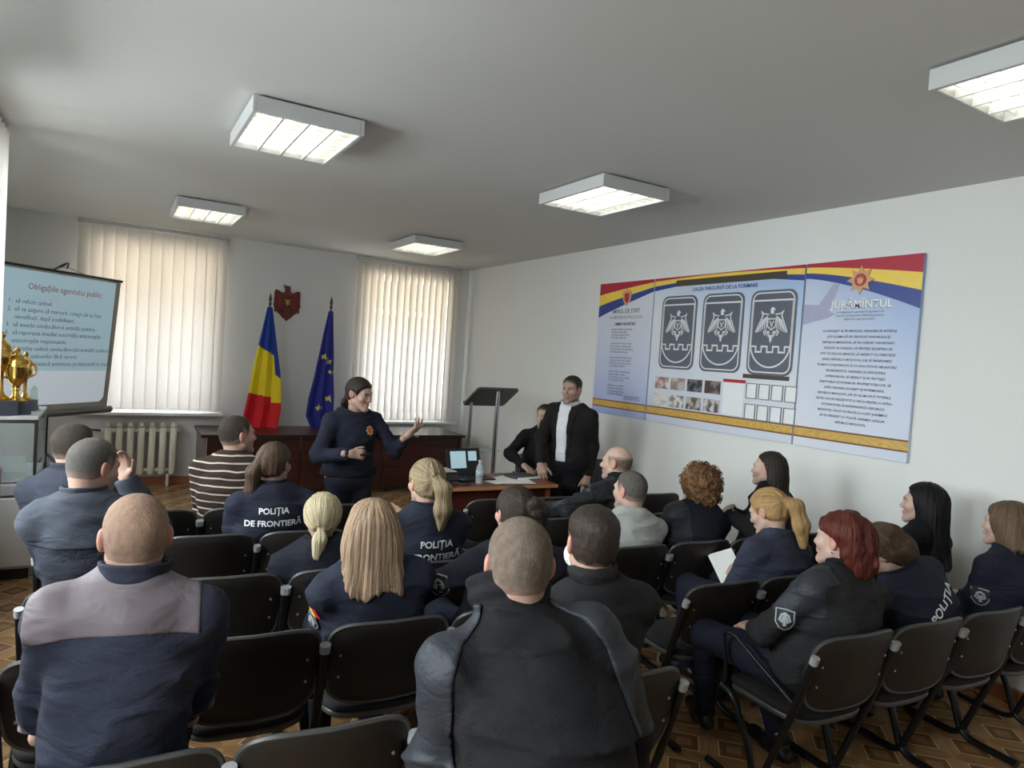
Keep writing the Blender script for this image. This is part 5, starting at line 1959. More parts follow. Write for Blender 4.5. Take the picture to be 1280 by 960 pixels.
for (r, x), lab in LAB.items():
    chair(r, x + (.08 if r == 1 and x < 2 else .03 if r == 1 else 0), lab, arm=(-1,) if (r, x) == (1, 2.69) else None)
# two upholstered chairs behind the presenter table
M_GREYF = mat('chair_fabric_grey', s2l(86, 88, 92), rough=.85, var=.1, scale=40)
def office_chair(x, y, rz, label, arms):
    t = thing('office_chair', label, 'chair', (x, y, 0), rz)
    link_mesh('seat', CM['seat'], None, t)
    b_ = CM['backrest'].copy(); b_.materials.clear(); b_.materials.append(M_GREYF)
    o = link_mesh('backrest', b_, None, t); o.location = (0, 0, .05)
    o = link_mesh('back_shell', CM['back_shell'], None, t); o.location = (0, 0, .05)
    for a in range(4):
        an = PI / 4 + a * PI / 2
        ob('leg', tube(B(), [(.15 * math.cos(an), .15 * math.sin(an), .43), (.24 * math.cos(an), .24 * math.sin(an), .0)], .013, 8), M_TUBEB, t, True)
    for sx in (-1, 1):
        ob('back_stay', tube(B(), [(sx * .17, -.15, .42), (sx * .17, -.225, .62)], .012, 8), M_TUBEB, t, True)
        if arms:
            ob('armrest', tube(B(), round_path([(sx * .25, -.2, .66), (sx * .27, .12, .70), (sx * .27, .20, .66), (sx * .25, .18, .43)], .05), .014, 8), M_BLACK, t, True)
    return t
office_chair(3.78, 5.72, PI - .5, 'grey office chair with black armrest behind the presenter table', True)
office_chair(4.22, 5.30, PI - .9, 'grey backed chair against the wall right of the standing man', False)

# ------------------------------------------------------------------ the people
SK1, SK2, SK3 = (.48, .31, .24), (.42, .265, .205), (.52, .35, .28)
H_BUZZ = hair_mat('cropped_grey_brown', s2l(112, 98, 86), .25, (150, 150, 150))
H_BUZZD = hair_mat('cropped_dark', s2l(62, 54, 48), .4, (150, 150, 150))
H_GREY = hair_mat('cropped_grey', s2l(92, 88, 84), .4, (150, 150, 150))
H_BALD = hair_mat('shaved', s2l(150, 122, 104), .22, (150, 150, 150))
H_DARK = hair_mat('dark_brown', s2l(54, 44, 38))
H_BROWN = hair_mat('brown', s2l(88, 70, 56))
H_ASH = hair_mat('ash_blonde', s2l(148, 130, 102), .38)
H_BLOND = hair_mat('pale_blonde', s2l(188, 174, 142), .3)
H_LONG = hair_mat('dark_blonde', s2l(158, 132, 108), .4)
H_GOLD = hair_mat('golden_blonde', s2l(172, 138, 92), .38)
H_BLACK = hair_mat('black', s2l(20, 19, 21), .3)
H_RED = hair_mat('dyed_red', s2l(90, 40, 32), .5)
H_GING = hair_mat('ginger', s2l(116, 84, 56), .5, (40, 40, 40))
H_BOB = hair_mat('ash_brown', s2l(104, 86, 66), .4)

C_NAVY = cloth_mat('navy', s2l(38, 42, 58))
C_NAVY2 = cloth_mat('navy_blue', s2l(46, 50, 66))
C_DNAVY = cloth_mat('dark_navy', s2l(30, 33, 44))
C_BLACK = cloth_mat('black', s2l(24, 24, 27))
C_FLEECE = cloth_mat('black_fleece', s2l(24, 24, 27))
C_CHAR = cloth_mat('charcoal_fleece', s2l(40, 40, 42))
C_SLATE = cloth_mat('slate_nylon', s2l(52, 55, 62), rough=.55, bump=.15)
C_TAUPE = cloth_mat('taupe_nylon', s2l(116, 106, 112), rough=.6, bump=.12)
C_GREYB = cloth_mat('grey_blue', s2l(74, 79, 90))
C_KNIT = cloth_mat('charcoal_knit', s2l(54, 58, 70), bump=.4, bscale=120)
C_KNIT2 = cloth_mat('slate_knit', s2l(56, 60, 73), bump=.4, bscale=160)
C_PALE = cloth_mat('pale_grey', s2l(176, 178, 174))
C_BLUEG = cloth_mat('blue_grey', s2l(62, 66, 84))
C_TROUS = cloth_mat('trouser_navy', s2l(32, 36, 52))
C_TROUB = cloth_mat('trouser_black', s2l(24, 24, 28))
C_SUIT = cloth_mat('suit_black', s2l(34, 31, 31), var=.1)
C_SHIRT = cloth_mat('white_shirt', s2l(226, 228, 232), var=.04)
C_PUFF = cloth_mat('quilted_black', s2l(44, 46, 50), rough=.45, bump=.1)
C_SHOE = mat('shoe_leather', s2l(22, 21, 22), rough=.35, var=.15)
M_LET = mat('letter_white', s2l(222, 226, 228), rough=.6)
M_PATCH = mat('patch_black', s2l(34, 36, 42), rough=.8)
M_PATCHW = mat('patch_silver', s2l(158, 164, 168), rough=.7)

def stripe_mat():
    m = cloth_mat('striped_knit', s2l(66, 50, 44), bump=.4, bscale=160)
    nt = m.node_tree; N, L = nt.nodes, nt.links
    b = N['Principled BSDF']
    src = b.inputs['Base Color'].links[0].from_socket
    tc = N.new('ShaderNodeTexCoord'); sp = N.new('ShaderNodeSeparateXYZ'); L.new(tc.outputs['Object'], sp.inputs[0])
    nz = N.new('ShaderNodeTexNoise'); nz.inputs['Scale'].default_value = 5; L.new(tc.outputs['Object'], nz.inputs[0])
    a = N.new('ShaderNodeMath'); a.operation = 'MULTIPLY_ADD'; L.new(nz.outputs[0], a.inputs[0]); a.inputs[1].default_value = .03; L.new(sp.outputs[2], a.inputs[2])
    d = N.new('ShaderNodeMath'); d.operation = 'DIVIDE'; L.new(a.outputs[0], d.inputs[0]); d.inputs[1].default_value = .047
    f = N.new('ShaderNodeMath'); f.operation = 'FRACT'; L.new(d.outputs[0], f.inputs[0])
    g = N.new('ShaderNodeMath'); g.operation = 'LESS_THAN'; L.new(f.outputs[0], g.inputs[0]); g.inputs[1].default_value = .2
    mx = N.new('ShaderNodeMix'); mx.data_type = 'RGBA'; L.new(g.outputs[0], mx.inputs[0]); L.new(src, mx.inputs[6]); mx.inputs[7].default_value = (*s2l(190, 180, 166), 1)
    L.new(mx.outputs[2], b.inputs['Base Color'])
    return m
C_STRIPE = stripe_mat()

def hip(r, x): return (x, row_y(r, x) + .26)

# ---- nearest, left: balding man seen from behind, grey yoke
p = person('m3', 'balding man seen from behind, navy fleece with a grey yoke across the shoulders, lower left', hip(1, .05), (.075, 2.00, 1.31), yaw=-2, hs=.97, neckl=.142, sw=.160, bulk=1.05, skin=SK2,
           hair=('thin', H_BALD, lambda q: 1 - .25 * np.clip((.03 - q[:, 2:3]) / .05, 0, 1)), jacket=('sweater', C_NAVY2), trousers=C_TROUS, shoes=C_SHOE, collar=(.055, .076, C_NAVY2, .05),
           hres=.0042, jres=.0085, slump=.07, arms={'R': {'w': (.24, 2.30, .64), 'pole': (.25, -.6, -.6), 'fwd': (-.3, 1, -.2)}, 'L': {'w': (-.12, 2.34, .64), 'pole': (-.25, -.6, -.6), 'fwd': (.3, 1, -.2)}}, fold=1.2)
zy = p['C'][2] - .065
panel(p, 'yoke', C_TAUPE, lambda Q: np.maximum(zy + .03 * (np.abs(Q[:, 0]) / .2) ** 2 * -1 - Q[:, 2], np.abs(Q[:, 0]) - .195), .004)
for s in 'RL':
    el = p['P'][s][1]; wr = p['P'][s][2]
    panel(p, 'elbow_patch', C_TAUPE, lambda Q, el=el, wr=wr: np.linalg.norm(Q - (el * .75 + wr * .25), axis=1) - .075, .004)

# ---- nearest, centre: broad man in black fleece
p = person('big', 'broad man seen from behind in black fleece with slate sleeves, bottom centre', (.95, 1.10), (.865, 1.37, 1.345), yaw=24, hs=.95, neckl=.146, sw=.172, bulk=1.12, rz=-.42, skin=SK2,
           hair=('buzz', H_BUZZ, lambda q: 1 + .35 * np.exp(-((q[:, 0:1] - .01) ** 2 / .0012 + (q[:, 1:2] + .03) ** 2 / .0014)) * (q[:, 2:3] > .05) + .12 * noise3(q * 70)[:, None]), jacket=('fleece', C_FLEECE), trousers=C_TROUS, shoes=C_SHOE, collar=(.10, .090, C_FLEECE),
           hres=.0042, jres=.009, slump=.10, arms={'R': {'w': (1.24, 1.32, .60), 'pole': (.6, -.4, -.5)}, 'L': {'w': (.78, 1.52, .60), 'pole': (-.5, -.4, -.5)}}, fold=1.3)
for s, nm in ((1, 'R'), (-1, 'L')):
    sh, el = p['P'][nm][0], p['P'][nm][1]
    def reg(Q, s=s, C=p['C'], up=p['up'], rs=p['rs'], w=.172):
        # raglan: outside a seam that bows from the neck out to the armpit
        q = Q - C
        x, z = s * (q @ rs), q @ up
        return np.interp(z, [-.5, -.17, -.10, -.03, .02, .06, .12], [w + .035, w + .018, w + .006, w - .030, .090, .074, .07]) - x
    panel(p, 'raglan_sleeve', C_SLATE, lambda Q, reg=reg, el=el: np.maximum(reg(Q), el[2] + .03 - Q[:, 2]), .006, .0055)

# ---- aisle: dark haired man in charcoal fleece with a white face mask
p = person('m5', 'dark haired man from behind in charcoal fleece, white mask at his cheek, at the aisle', hip(1, 1.47), (1.42, 1.80, 1.235), yaw=18, hs=1.02, sw=.188, bulk=1.02, skin=SK1, hair=('short', H_DARK),
           jacket=('fleece', C_CHAR), trousers=C_TROUB, shoes=C_SHOE, collar=(.075, .072, C_CHAR), hres=.0045, jres=.0095, slump=.08)
mk = lambda Q: smax(np.abs(ell((0, .062, -.055), (.062, .052, .05))(Q) - .004) - .002, -.02 - Q[:, 1], .01) + 0 * Q[:, 0]
v, f = surfnet(xform(lambda Q: smax(mk(Q), np.abs(Q[:, 2] + .055) - .045, .01), p['Rh'], p['Hc'], 1.05), p['Hc'] - .17, p['Hc'] + .17, .005)
np_mesh('face_mask', [(v, f)], M_PAPER, p['root'])

# ---- second row, left block
p = person('longb', 'woman with long straight dark blonde hair, seen from behind in navy jacket', hip(2, .98), (.92, 2.57, 1.125), yaw=10, fem=True, hs=1.0, sw=.178, bulk=1.06, skin=SK1, strands=260, hair=('long', H_LONG),
           jacket=('jacket', C_NAVY), trousers=C_TROUS, shoes=C_SHOE, collar=(.05, .07, C_NAVY), hres=.0045, jres=.009)
def patch_flag(p, c, ray, xa, ya, w_, h_):
    for k, m in enumerate((M_FB, M_FY, M_FR)):
        x0 = -w_ / 2 + w_ * k / 3
        stick(p, subdiv_plate([(x0, -h_ / 2), (x0 + w_ / 3, -h_ / 2), (x0 + w_ / 3, h_ / 2), (x0, h_ / 2)], 0, 2), 'flag_patch', m, c, xa, ya, ray, .004)
def patch_shield(p, c, ray, xa, ya, w_, h_, word=None):
    o = [(-.5, .45), (0, .5), (.5, .45), (.5, -.15), (.28, -.4), (0, -.5), (-.28, -.4), (-.5, -.15)]
    stick(p, subdiv_plate([(a * w_, b * h_) for a, b in o], 0, 3), 'badge_patch', M_PATCH, c, xa, ya, ray, .004)
    bm = B()
    q = [(a * w_ * .86, b * h_ * .86) for a, b in o]
    strip(bm, q, .0045, 0, 0, lambda u, v, d: (u, v, .0015), True)
    for s in (-1, 1):
        strip(bm, [(0, .25 * h_), (s * .16 * w_, .2 * h_), (s * .26 * w_, -.02 * h_), (s * .10 * w_, -.1 * h_)], .008, 0, 0, lambda u, v, d: (u, v, .0015))
        strip(bm, [(s * .08 * w_, .12 * h_), (s * .14 * w_, -.05 * h_)], .007, 0, 0, lambda u, v, d: (u, v, .0015))
    strip(bm, [(0, .3 * h_), (0, -.25 * h_)], .014, 0, 0, lambda u, v, d: (u, v, .0015))
    bmesh.ops.remove_doubles(bm, verts=bm.verts, dist=1e-5)
    bmesh.ops.dissolve_degenerate(bm, edges=bm.edges, dist=1e-6)
    stick(p, bm, 'badge_emblem', M_PATCHW, c, xa, ya, ray, .005)
sh, el = p['P']['L'][0], p['P']['L'][1]
patch_flag(p, sh * .72 + el * .28, (.72, .69, 0), (.69, -.72, 0), (.0, .1, 1), .066, .05)
patch_shield(p, sh * .48 + el * .52, (.72, .69, 0), (.69, -.72, 0), (0, .1, 1), .066, .085)
p = person('bun', 'woman with a messy dark hair bun, navy jacket with silver shield sleeve patch', hip(2, 1.56), (1.575, 2.56, 1.15), yaw=2, fem=True, hs=1.0, sw=.185, bulk=1.12, skin=SK1, strands=140, hair=('bun', H_DARK),
           jacket=('jacket', C_DNAVY), trousers=C_TROUS, shoes=C_SHOE, collar=(.06, .07, C_DNAVY), hres=.0048, jres=.0095,
           arms={'L': {'w': (1.20, 2.84, .70), 'pole': (-1, -.4, -.1)}})
sh, el = p['P']['L'][0], p['P']['L'][1]
cc = sh * .45 + el * .55
patch_shield(p, cc, (.55, .83, 0), (.83, -.55, 0), (-.25, .1, 1), .085, .11)

# ---- third row, left block
p = person('m2', 'grey haired man with a hand at his forehead, navy sweater with grey blue shoulders', hip(3, -.02), (-.04, 3.33, 1.265), yaw=52, pitch=12, hs=1.0, sw=.160, bulk=.98, rz=-.2, skin=SK2, hair=('buzz', H_GREY),
           jacket=('sweater', C_KNIT), trousers=C_TROUS, shoes=C_SHOE, collar=(.055, .074, C_GREYB), hres=.0048, jres=.0095,
           arms={'R': {'w': (.085, 3.53, 1.18), 'pole': (.45, 1, -.35), 'fwd': (-.25, -.1, 1), 'up': (.6, .8, 0)}})
zy2 = p['C'][2] - .155
panel(p, 'shoulder_yoke', C_GREYB, lambda Q: zy2 - Q[:, 2] + .0, .004)
p = person('pony', 'small woman with a low pale blonde ponytail, seen from behind', hip(3, .93), (.91, 3.24, 1.015), yaw=12, pitch=6, fem=True, hs=.97, sw=.165, bulk=1.0, skin=SK1, strands=170, hair=('pony_low', H_BLOND),
           jacket=('jacket', C_DNAVY), trousers=C_TROUS, shoes=C_SHOE, collar=(.055, .066, C_DNAVY), hres=.005, jres=.010
           )
sh = p['P']['L'][0]
np_mesh('hair_tie', [surfnet(xform(ell((-.012, -.105, -.062), (.022, .022, .013)), p['Rh'], p['Hc'], .97), p['Hc'] - .2, p['Hc'] + .2, .005)], M_BLACK, p['root'])
panel(p, 'sleeve_stripe', C_GREYB, lambda Q, sh=sh, el=p['P']['L'][1]: np.maximum(np.abs((Q - (sh * .5 + el * .5)) @ ((el - sh) / np.linalg.norm(el - sh))) - .05, Q[:, 0] - sh[0] + .0), .004)
def back_text(p, s, z, size, x=0.0, yawd=0.0, roll=0.0, sp=1.0):
    bm = text_bm(s, size, 'CENTER', 0, 0, .0012, 3, sp)
    a = math.radians(yawd); b = math.radians(roll)
    ray = (math.sin(a), math.cos(a), 0)
    xa = (math.cos(a) * math.cos(b), -math.sin(a) * math.cos(b), -math.sin(b))
    ya = (math.sin(b), 0, math.cos(b))
    bmesh.ops.triangulate(bm, faces=bm.faces)
    bmesh.ops.subdivide_edges(bm, edges=[e for e in bm.edges if e.calc_length() > .02], cuts=1)
    return stick(p, bm, 'back_lettering', M_LET, (x, p['C'][1], z), xa, ya, ray, .005)
p = person('pol2', 'woman with a high ash blonde ponytail and POLIȚIA FRONTIERĂ on her back', hip(3, 1.44), (1.43, 3.22, 1.165), yaw=-6, fem=True, hs=1.03, sw=.175, bulk=1.05, skin=SK1, strands=170, hair=('pony_high', H_ASH),
           jacket=('jacket', C_NAVY), trousers=C_TROUS, shoes=C_SHOE, collar=(.05, .068, C_NAVY), hres=.0048, jres=.010)
back_text(p, 'POLIȚIA', .875, .046, .05, 14)
back_text(p, 'FRONTIERĂ', .812, .046, .055, 14)

# ---- fourth row, left block
p = person('m1', 'man in profile with receding dark hair and slate knit sweater, beside the display case', hip(4, -.10), (-.13, 4.05, 1.245), yaw=58, hs=1.0, sw=.165, bulk=1.0, rz=-.3, skin=SK1, hair=('buzz', H_BUZZD),
           jacket=('sweater', C_KNIT2), trousers=C_TROUS, shoes=C_SHOE, collar=(.06, .072, C_KNIT2), hres=.005, jres=.0105)
p = person('pol1', 'woman with a long brown ponytail and POLIȚIA DE FRONTIERĂ on her back', hip(4, .83), (.83, 3.98, 1.15), yaw=42, fem=True, hs=1.02, sw=.178, bulk=1.06, rz=-.05, skin=SK1, strands=150, hair=('pony_side', H_BROWN),
           jacket=('jacket', C_NAVY), trousers=C_TROUS, shoes=C_SHOE, collar=(.05, .068, C_NAVY), hres=.005, jres=.0105)
back_text(p, 'POLIȚIA', .905, .044, -.0, 6)
back_text(p, 'DE FRONTIERĂ', .838, .044, -.0, 6)

# ---- fifth row, left
p = person('striped', 'man in a brown sweater with cream stripes, in profile before the long desk', hip(5, .72), (.725, 4.62, 1.23), yaw=72, pitch=-3, hs=1.05, sw=.185, bulk=1.08, rz=-.35, skin=SK1, hair=('buzz', H_BUZZD),
           jacket=('sweater', C_STRIPE), trousers=C_TROUB, shoes=C_SHOE, collar=(.045, .066, C_STRIPE), hres=.005, jres=.0105, fold=.8)

# ---- right block, nearest row
p = person('red', 'woman with dyed red hair in a charcoal fleece with emblem sleeve patch', hip(1, 2.74), (2.80, 1.80, 1.135), yaw=-6, fem=True, hs=1.03, sw=.18, bulk=1.1, skin=SK3, strands=220, hair=('red', H_RED, lambda q: 1 + V3(.9, .7, .5) * np.clip((-.03 - q[:, 2:3]) / .06, 0, 1) * .8),
           jacket=('fleece', C_CHAR), trousers=C_TROUS, shoes=C_SHOE, collar=(.06, .07, C_FLEECE), hres=.0045, jres=.009, hands_hi=True,
           arms={'L': {'w': (2.66, 2.10, .645), 'pole': (-.9, -.5, -.1), 'fwd': (.2, 1, -.1)}},
           feet={'L': {'k': (2.56, 2.30, .56), 'a': (2.66, 2.36, .13), 't': (2.76, 2.55, .06)}, 'R': {'k': (2.85, 2.27, .56), 'a': (2.84, 2.05, .085), 't': (2.87, 2.22, .045)}})
sh, el = p['P']['L'][0], p['P']['L'][1]
panel(p, 'shoulder_panel', C_SLATE, lambda Q, sh=sh, el=el: np.maximum(np.maximum(Q[:, 0] - sh[0] - .06, (el[2] * .5 + sh[2] * .5) - Q[:, 2]), -(Q[:, 1] - sh[1] + .075)))
cc = sh * .40 + el * .60
patch_shield(p, cc, (.75, .66, 0), (.66, -.75, 0), (.1, .1, 1), .085, .10)
for s in (1, -1):
    ec = p['Hc'] + p['Rh'] @ V3(s * .082, -.008, -.045)
    ob('earring', lathe(B(), [(0, -.006), (.006, 0), (0, .006)], tuple(ec), 8), M_CHROME, p['root'], True)
p = person('bent', 'woman bent forward with brown hair over her face, white lettering on navy jacket', hip(1, 3.52), (3.31, 1.90, 1.00), yaw=-14, pitch=58, roll=-8, fem=True, hs=1.03, sw=.185, bulk=1.12, skin=SK1, strands=150, hair=('messy', H_BROWN),
           jacket=('jacket', C_NAVY), trousers=C_TROUS, shoes=C_SHOE, collar=(.05, .07, C_NAVY), hres=.005, jres=.0095)
back_text(p, 'POLIȚIA', .82, .058, -.03, 25, -48)
p = person('rw', 'woman with a short brown bob and navy jacket at the right edge of the picture', hip(1, 4.12), (4.16, 1.74, 1.125), yaw=-2, fem=True, hs=1.03, sw=.185, bulk=1.12, skin=SK3, strands=180, hair=('bob', H_BOB),
           jacket=('jacket', C_NAVY), trousers=C_TROUS, shoes=C_SHOE, collar=(.05, .07, C_NAVY), hres=.005, jres=.0095)
sh, el = p['P']['L'][0], p['P']['L'][1]
cc = sh * .45 + el * .55
patch_shield(p, cc, (.8, .6, 0), (.6, -.8, 0), (0, .1, 1), .085, .10)

# ---- right block, second row
p = person('blonde', 'woman with a golden ponytail reading a paper, blue grey sweater', hip(2, 3.14), (3.15, 2.46, 1.09), yaw=-12, pitch=22, fem=True, hs=1.02, sw=.168, bulk=1.0, skin=SK3, strands=170, hair=('pony_high', H_GOLD),
           jacket=('sweater', C_BLUEG), trousers=C_TROUS, shoes=C_SHOE, collar=(.03, .062, C_BLUEG), hres=.0048, jres=.010, hands_hi=True,
           arms={'L': {'w': (3.17, 2.66, .655), 'pole': (-.9, -.6, -.3), 'fwd': (.3, .8, .3), 'up': (-.9, .3, .3), 'kw': {'curl': (45, 40, 20)}}, 'R': {'w': (3.36, 2.66, .66), 'pole': (.9, -.6, -.3)}})
ps_ = ob('paper_sheet', prism(B(), [(-.075, -.105), (.075, -.105), (.075, .105), (-.075, .105)], -.001, .001, lambda u, v, d: (u, v, d)), M_PAPER)
ps_.location = (3.22, 2.775, .685)
qn = Vector((-.55, -.45, .70)).to_track_quat('Z', 'Y').to_matrix() @ Matrix.Rotation(.5, 3, 'Z')
ps_.rotation_euler = qn.to_euler()
tag(ps_, 'white folded paper held by the golden ponytail woman', 'paper')
p = person('black', 'woman with long straight black hair in profile against the right wall', hip(2, 4.15), (4.20, 2.20, 1.135), yaw=-22, fem=True, hs=1.03, sw=.17, bulk=1.0, skin=SK3, strands=180, hair=('long_black', H_BLACK),
           jacket=('jacket', C_BLACK), trousers=C_TROUB, shoes=C_SHOE, collar=(.04, .068, C_BLACK), hres=.0048, jres=.010, rz=-.02)
sc2 = prism(B(), [(-.02, -.03), (.02, -.03), (.025, .03), (-.025, .03)], -.004, .004, lambda u, v, d: (u, d, v))
o = ob('white_scarf_end', sc2, M_PAPER, p['root']); o.location = Vector(p['C']) + Vector((-.10, .10, -.06))

# ---- right block, third row
p = person('grey', 'man with cropped hair in a pale grey sweater, seen from behind', hip(3, 2.70), (2.72, 3.12, 1.09), yaw=-12, hs=1.0, sw=.178, bulk=1.0, skin=SK3, hair=('buzz', H_GREY),
           jacket=('sweater', C_PALE), trousers=C_TROUB, shoes=C_SHOE, collar=(.03, .064, C_PALE), hres=.005, jres=.0105, slump=.09)
p = person('ginger', 'woman with curly ginger hair in a black jacket', hip(3, 3.20), (3.26, 3.10, 1.105), yaw=-4, fem=True, hs=1.0, sw=.185, bulk=1.12, skin=SK3, strands=420, hair=('curly', H_GING),
           jacket=('jacket', C_DNAVY), trousers=C_TROUB, shoes=C_SHOE, collar=(.07, .070, C_BLACK), hres=.005, jres=.0105)
sh, el = p['P']['L'][0], p['P']['L'][1]
panel(p, 'shoulder_panel', C_SLATE, lambda Q, sh=sh, el=el: np.maximum(Q[:, 0] - sh[0] - .05, (el[2] * .6 + sh[2] * .4) - Q[:, 2]))
p = person('dark', 'woman in profile, long dark hair, hands clasped, below the posters', (3.76, 3.04), (3.83, 3.02, 1.212), yaw=-24, fem=True, hs=.97, sw=.186, bulk=1.06, rz=.3, skin=SK3, strands=150, hair=('long_back', H_DARK),
           jacket=('jacket', C_BLACK), trousers=C_TROUB, shoes=C_SHOE, collar=(.05, .068, C_BLACK), hres=.0048, jres=.0105, hands_hi=True,
           arms={'L': {'w': (3.48, 3.02, .93), 'pole': (-.7, -.6, -.6), 'fwd': (.1, .8, -.2), 'up': (-.7, 0, .7), 'kw': {'curl': (35, 35, 20)}}, 'R': {'w': (3.60, 3.12, .93), 'pole': (.9, -.3, -.6), 'fwd': (-.9, -.2, -.15), 'up': (0, .3, 1), 'kw': {'curl': (30, 40, 20)}}})
patch_shield(p, p['P']['L'][0] * .6 + p['P']['L'][1] * .4, (.8, .6, 0), (.6, -.8, 0), (0, .1, 1), .06, .07)

# ---- right block, fourth row
p = person('bald', 'bald man in a quilted black jacket near the wall', hip(4, 3.10), (3.17, 3.80, 1.135), yaw=-30, hs=1.04, sw=.195, bulk=1.16, skin=SK3, hair=('bald', H_BUZZ), jo=.024, rz=.25, quilt=True,
           jacket=('quilted_jacket', C_PUFF), trousers=C_TROUB, shoes=C_SHOE, collar=(.075, .078, C_BLACK), hres=.005, jres=.0105, fold=1.4,
           arms={'L': {'w': (2.70, 3.95, .78), 'pole': (-.9, -.3, -.2)}})

# ---- behind the presenter table, mostly hidden by the standing man
p = person('seated_back', 'person in a dark jacket seated behind the standing man, hands on the table', (3.74, 5.68), (3.76, 5.66, 1.275), yaw=-120, fem=False, hs=1.0, sw=.175, rz=PI - .55, skin=SK3, hair=('short', H_DARK),
           jacket=('jacket', C_BLACK), trousers=C_TROUB, shoes=C_SHOE, collar=(.05, .07, C_BLACK), hres=.0055, jres=.0115,
           arms={'R': {'w': (3.42, 5.44, .83), 'pole': (-.8, .3, -.3), 'fwd': (.1, -1, -.25), 'up': (0, -.2, 1)}, 'L': {'w': (3.62, 5.40, .84), 'pole': (.8, .3, -.4), 'fwd': (-.5, -1, -.2), 'up': (0, -.2, 1)}})

# ---- standing woman
p = person('woman', 'standing woman in a navy hooded sweatshirt with gold badge, one hand raised palm up', (1.60, 5.03), (1.625, 4.97, 1.495), yaw=146, pitch=10, roll=0, fem=True, seated=False, rz=PI + .12, hs=1.0, sw=.172, bulk=1.02, skin=SK2, strands=120, hair=('tied_wavy', H_DARK),
           jacket=('hooded_sweatshirt', C_NAVY), trousers=C_TROUS, shoes=C_SHOE, collar=None, neck_r=.082, hres=.0036, jres=.009, slump=.0, hands_hi=True, hem=.885,
           feet={'hip': .86, 'kR': (1.50, 4.99, .46), 'kL': (1.70, 4.99, .46), 'aR': (1.49, 5.02, .085), 'aL': (1.71, 5.02, .085), 'tR': (1.46, 4.86, .045), 'tL': (1.75, 4.86, .045)},
           arms={'R': {'w': (1.50, 4.72, 1.085), 'pole': (-1, .5, -.6), 'fwd': (1, -.10, -.05), 'up': (-.1, -1, .35), 'kw': {'curl': (45, 50, 25), 'thumb': (20, 10)}},
                 'L': {'w': (1.945, 4.76, 1.215), 'pole': (.3, .5, -1), 'fwd': (.75, -.1, .62), 'up': (.5, -.75, -.45), 'kw': {'curls': [(8, 12, 8), (16, 16, 10), (26, 18, 12), (34, 22, 14)], 'spread': 12, 'thumb': (55, -30)}}})
bd = thing('presentation_clicker', 'small black clicker in the right hand of the standing woman', 'remote', (1.60, 4.675, 1.085), .2)
ob('shell', box(B(), (0, 0, 0), (.09, .022, .018), .006, None, 2), M_BLACK, bd, True)
M_BADGE = mat('badge_gold', s2l(226, 172, 72), rough=.5, var=.1)
M_BADGEC = mat('badge_orange', s2l(206, 110, 40), rough=.5)
c = p['C'] + V3(-.085, .1, -.115)
st = [((.040 if k % 2 == 0 else .028) * math.sin(k * PI / 8), (.040 if k % 2 == 0 else .028) * math.cos(k * PI / 8)) for k in range(16)]
stick(p, subdiv_plate(st, 0, 2), 'chest_badge', mat('badge_cream', s2l(226, 206, 150), rough=.6), c, (-1, 0, 0), (0, 0, 1), (0, -1, 0), .004)
stick(p, subdiv_plate([(.024 * math.sin(a), .024 * math.cos(a)) for a in np.linspace(0, 2 * PI, 14, endpoint=False)], 0, 2), 'chest_badge_center', M_BADGEC, c, (-1, 0, 0), (0, 0, 1), (0, -1, 0), .0065)
hood = union([rc(p['C'] + V3(-.10, -.02, .01), p['C'] + V3(-.06, -.09, .0), .034, .04), rc(p['C'] + V3(.10, -.02, .01), p['C'] + V3(.06, -.09, .0), .034, .04), rc(p['C'] + V3(-.06, -.09, .0), p['C'] + V3(.06, -.09, .0), .045, .045),
              rc(p['C'] + V3(-.10, -.02, .01), p['C'] + V3(-.03, .085, -.045), .03, .016), rc(p['C'] + V3(.10, -.02, .01), p['C'] + V3(.03, .085, -.045), .03, .016)], .02)
v, f = surfnet(hood, p['C'] - .25, p['C'] + .25, .008)
np_mesh('hood', [(v, f)], C_NAVY, p['root'])
zw = .90
wb = panel(p, 'waistband', C_DNAVY, lambda Q: np.maximum(np.abs(Q[:, 2] - zw) - .03, np.abs(Q[:, 0]) - .23))

# ---- standing man
p = person('man', 'standing man in an open black suit jacket and white shirt, hand on the table end', (3.70, 5.16), (3.665, 5.10, 1.585), yaw=-118, pitch=2, fem=False, seated=False, rz=PI - 1.12, hs=1.02, sw=.195, bulk=1.04, skin=SK2, hair=('short', H_DARK),
           jacket=('suit_jacket', C_SUIT), trousers=C_TROUB, shoes=C_SHOE, collar=(.035, .064, C_SHIRT), neck_r=.092, hres=.0036, jres=.009, slump=.0, hands_hi=True, hem=.76, fold=.7,
           feet={'hip': .92, 'kR': (3.60, 5.16, .50), 'kL': (3.78, 5.14, .50), 'aR': (3.60, 5.20, .085), 'aL': (3.80, 5.18, .085), 'tR': (3.50, 5.07, .045), 'tL': (3.74, 5.02, .045)},
           arms={'R': {'w': (3.385, 5.12, .875), 'pole': (-.6, .6, .2), 'fwd': (-.1, -.5, -.75), 'up': (-.5, -.6, .55), 'kw': {'curl': (30, 45, 35)}},
                 'L': {'w': (3.86, 5.02, .80), 'pole': (1, .3, .2), 'fwd': (-.35, -.35, -.8), 'up': (.3, -.9, .2), 'kw': {'curl': (75, 85, 50), 'thumb': (10, 35)}}})
C = p['C']
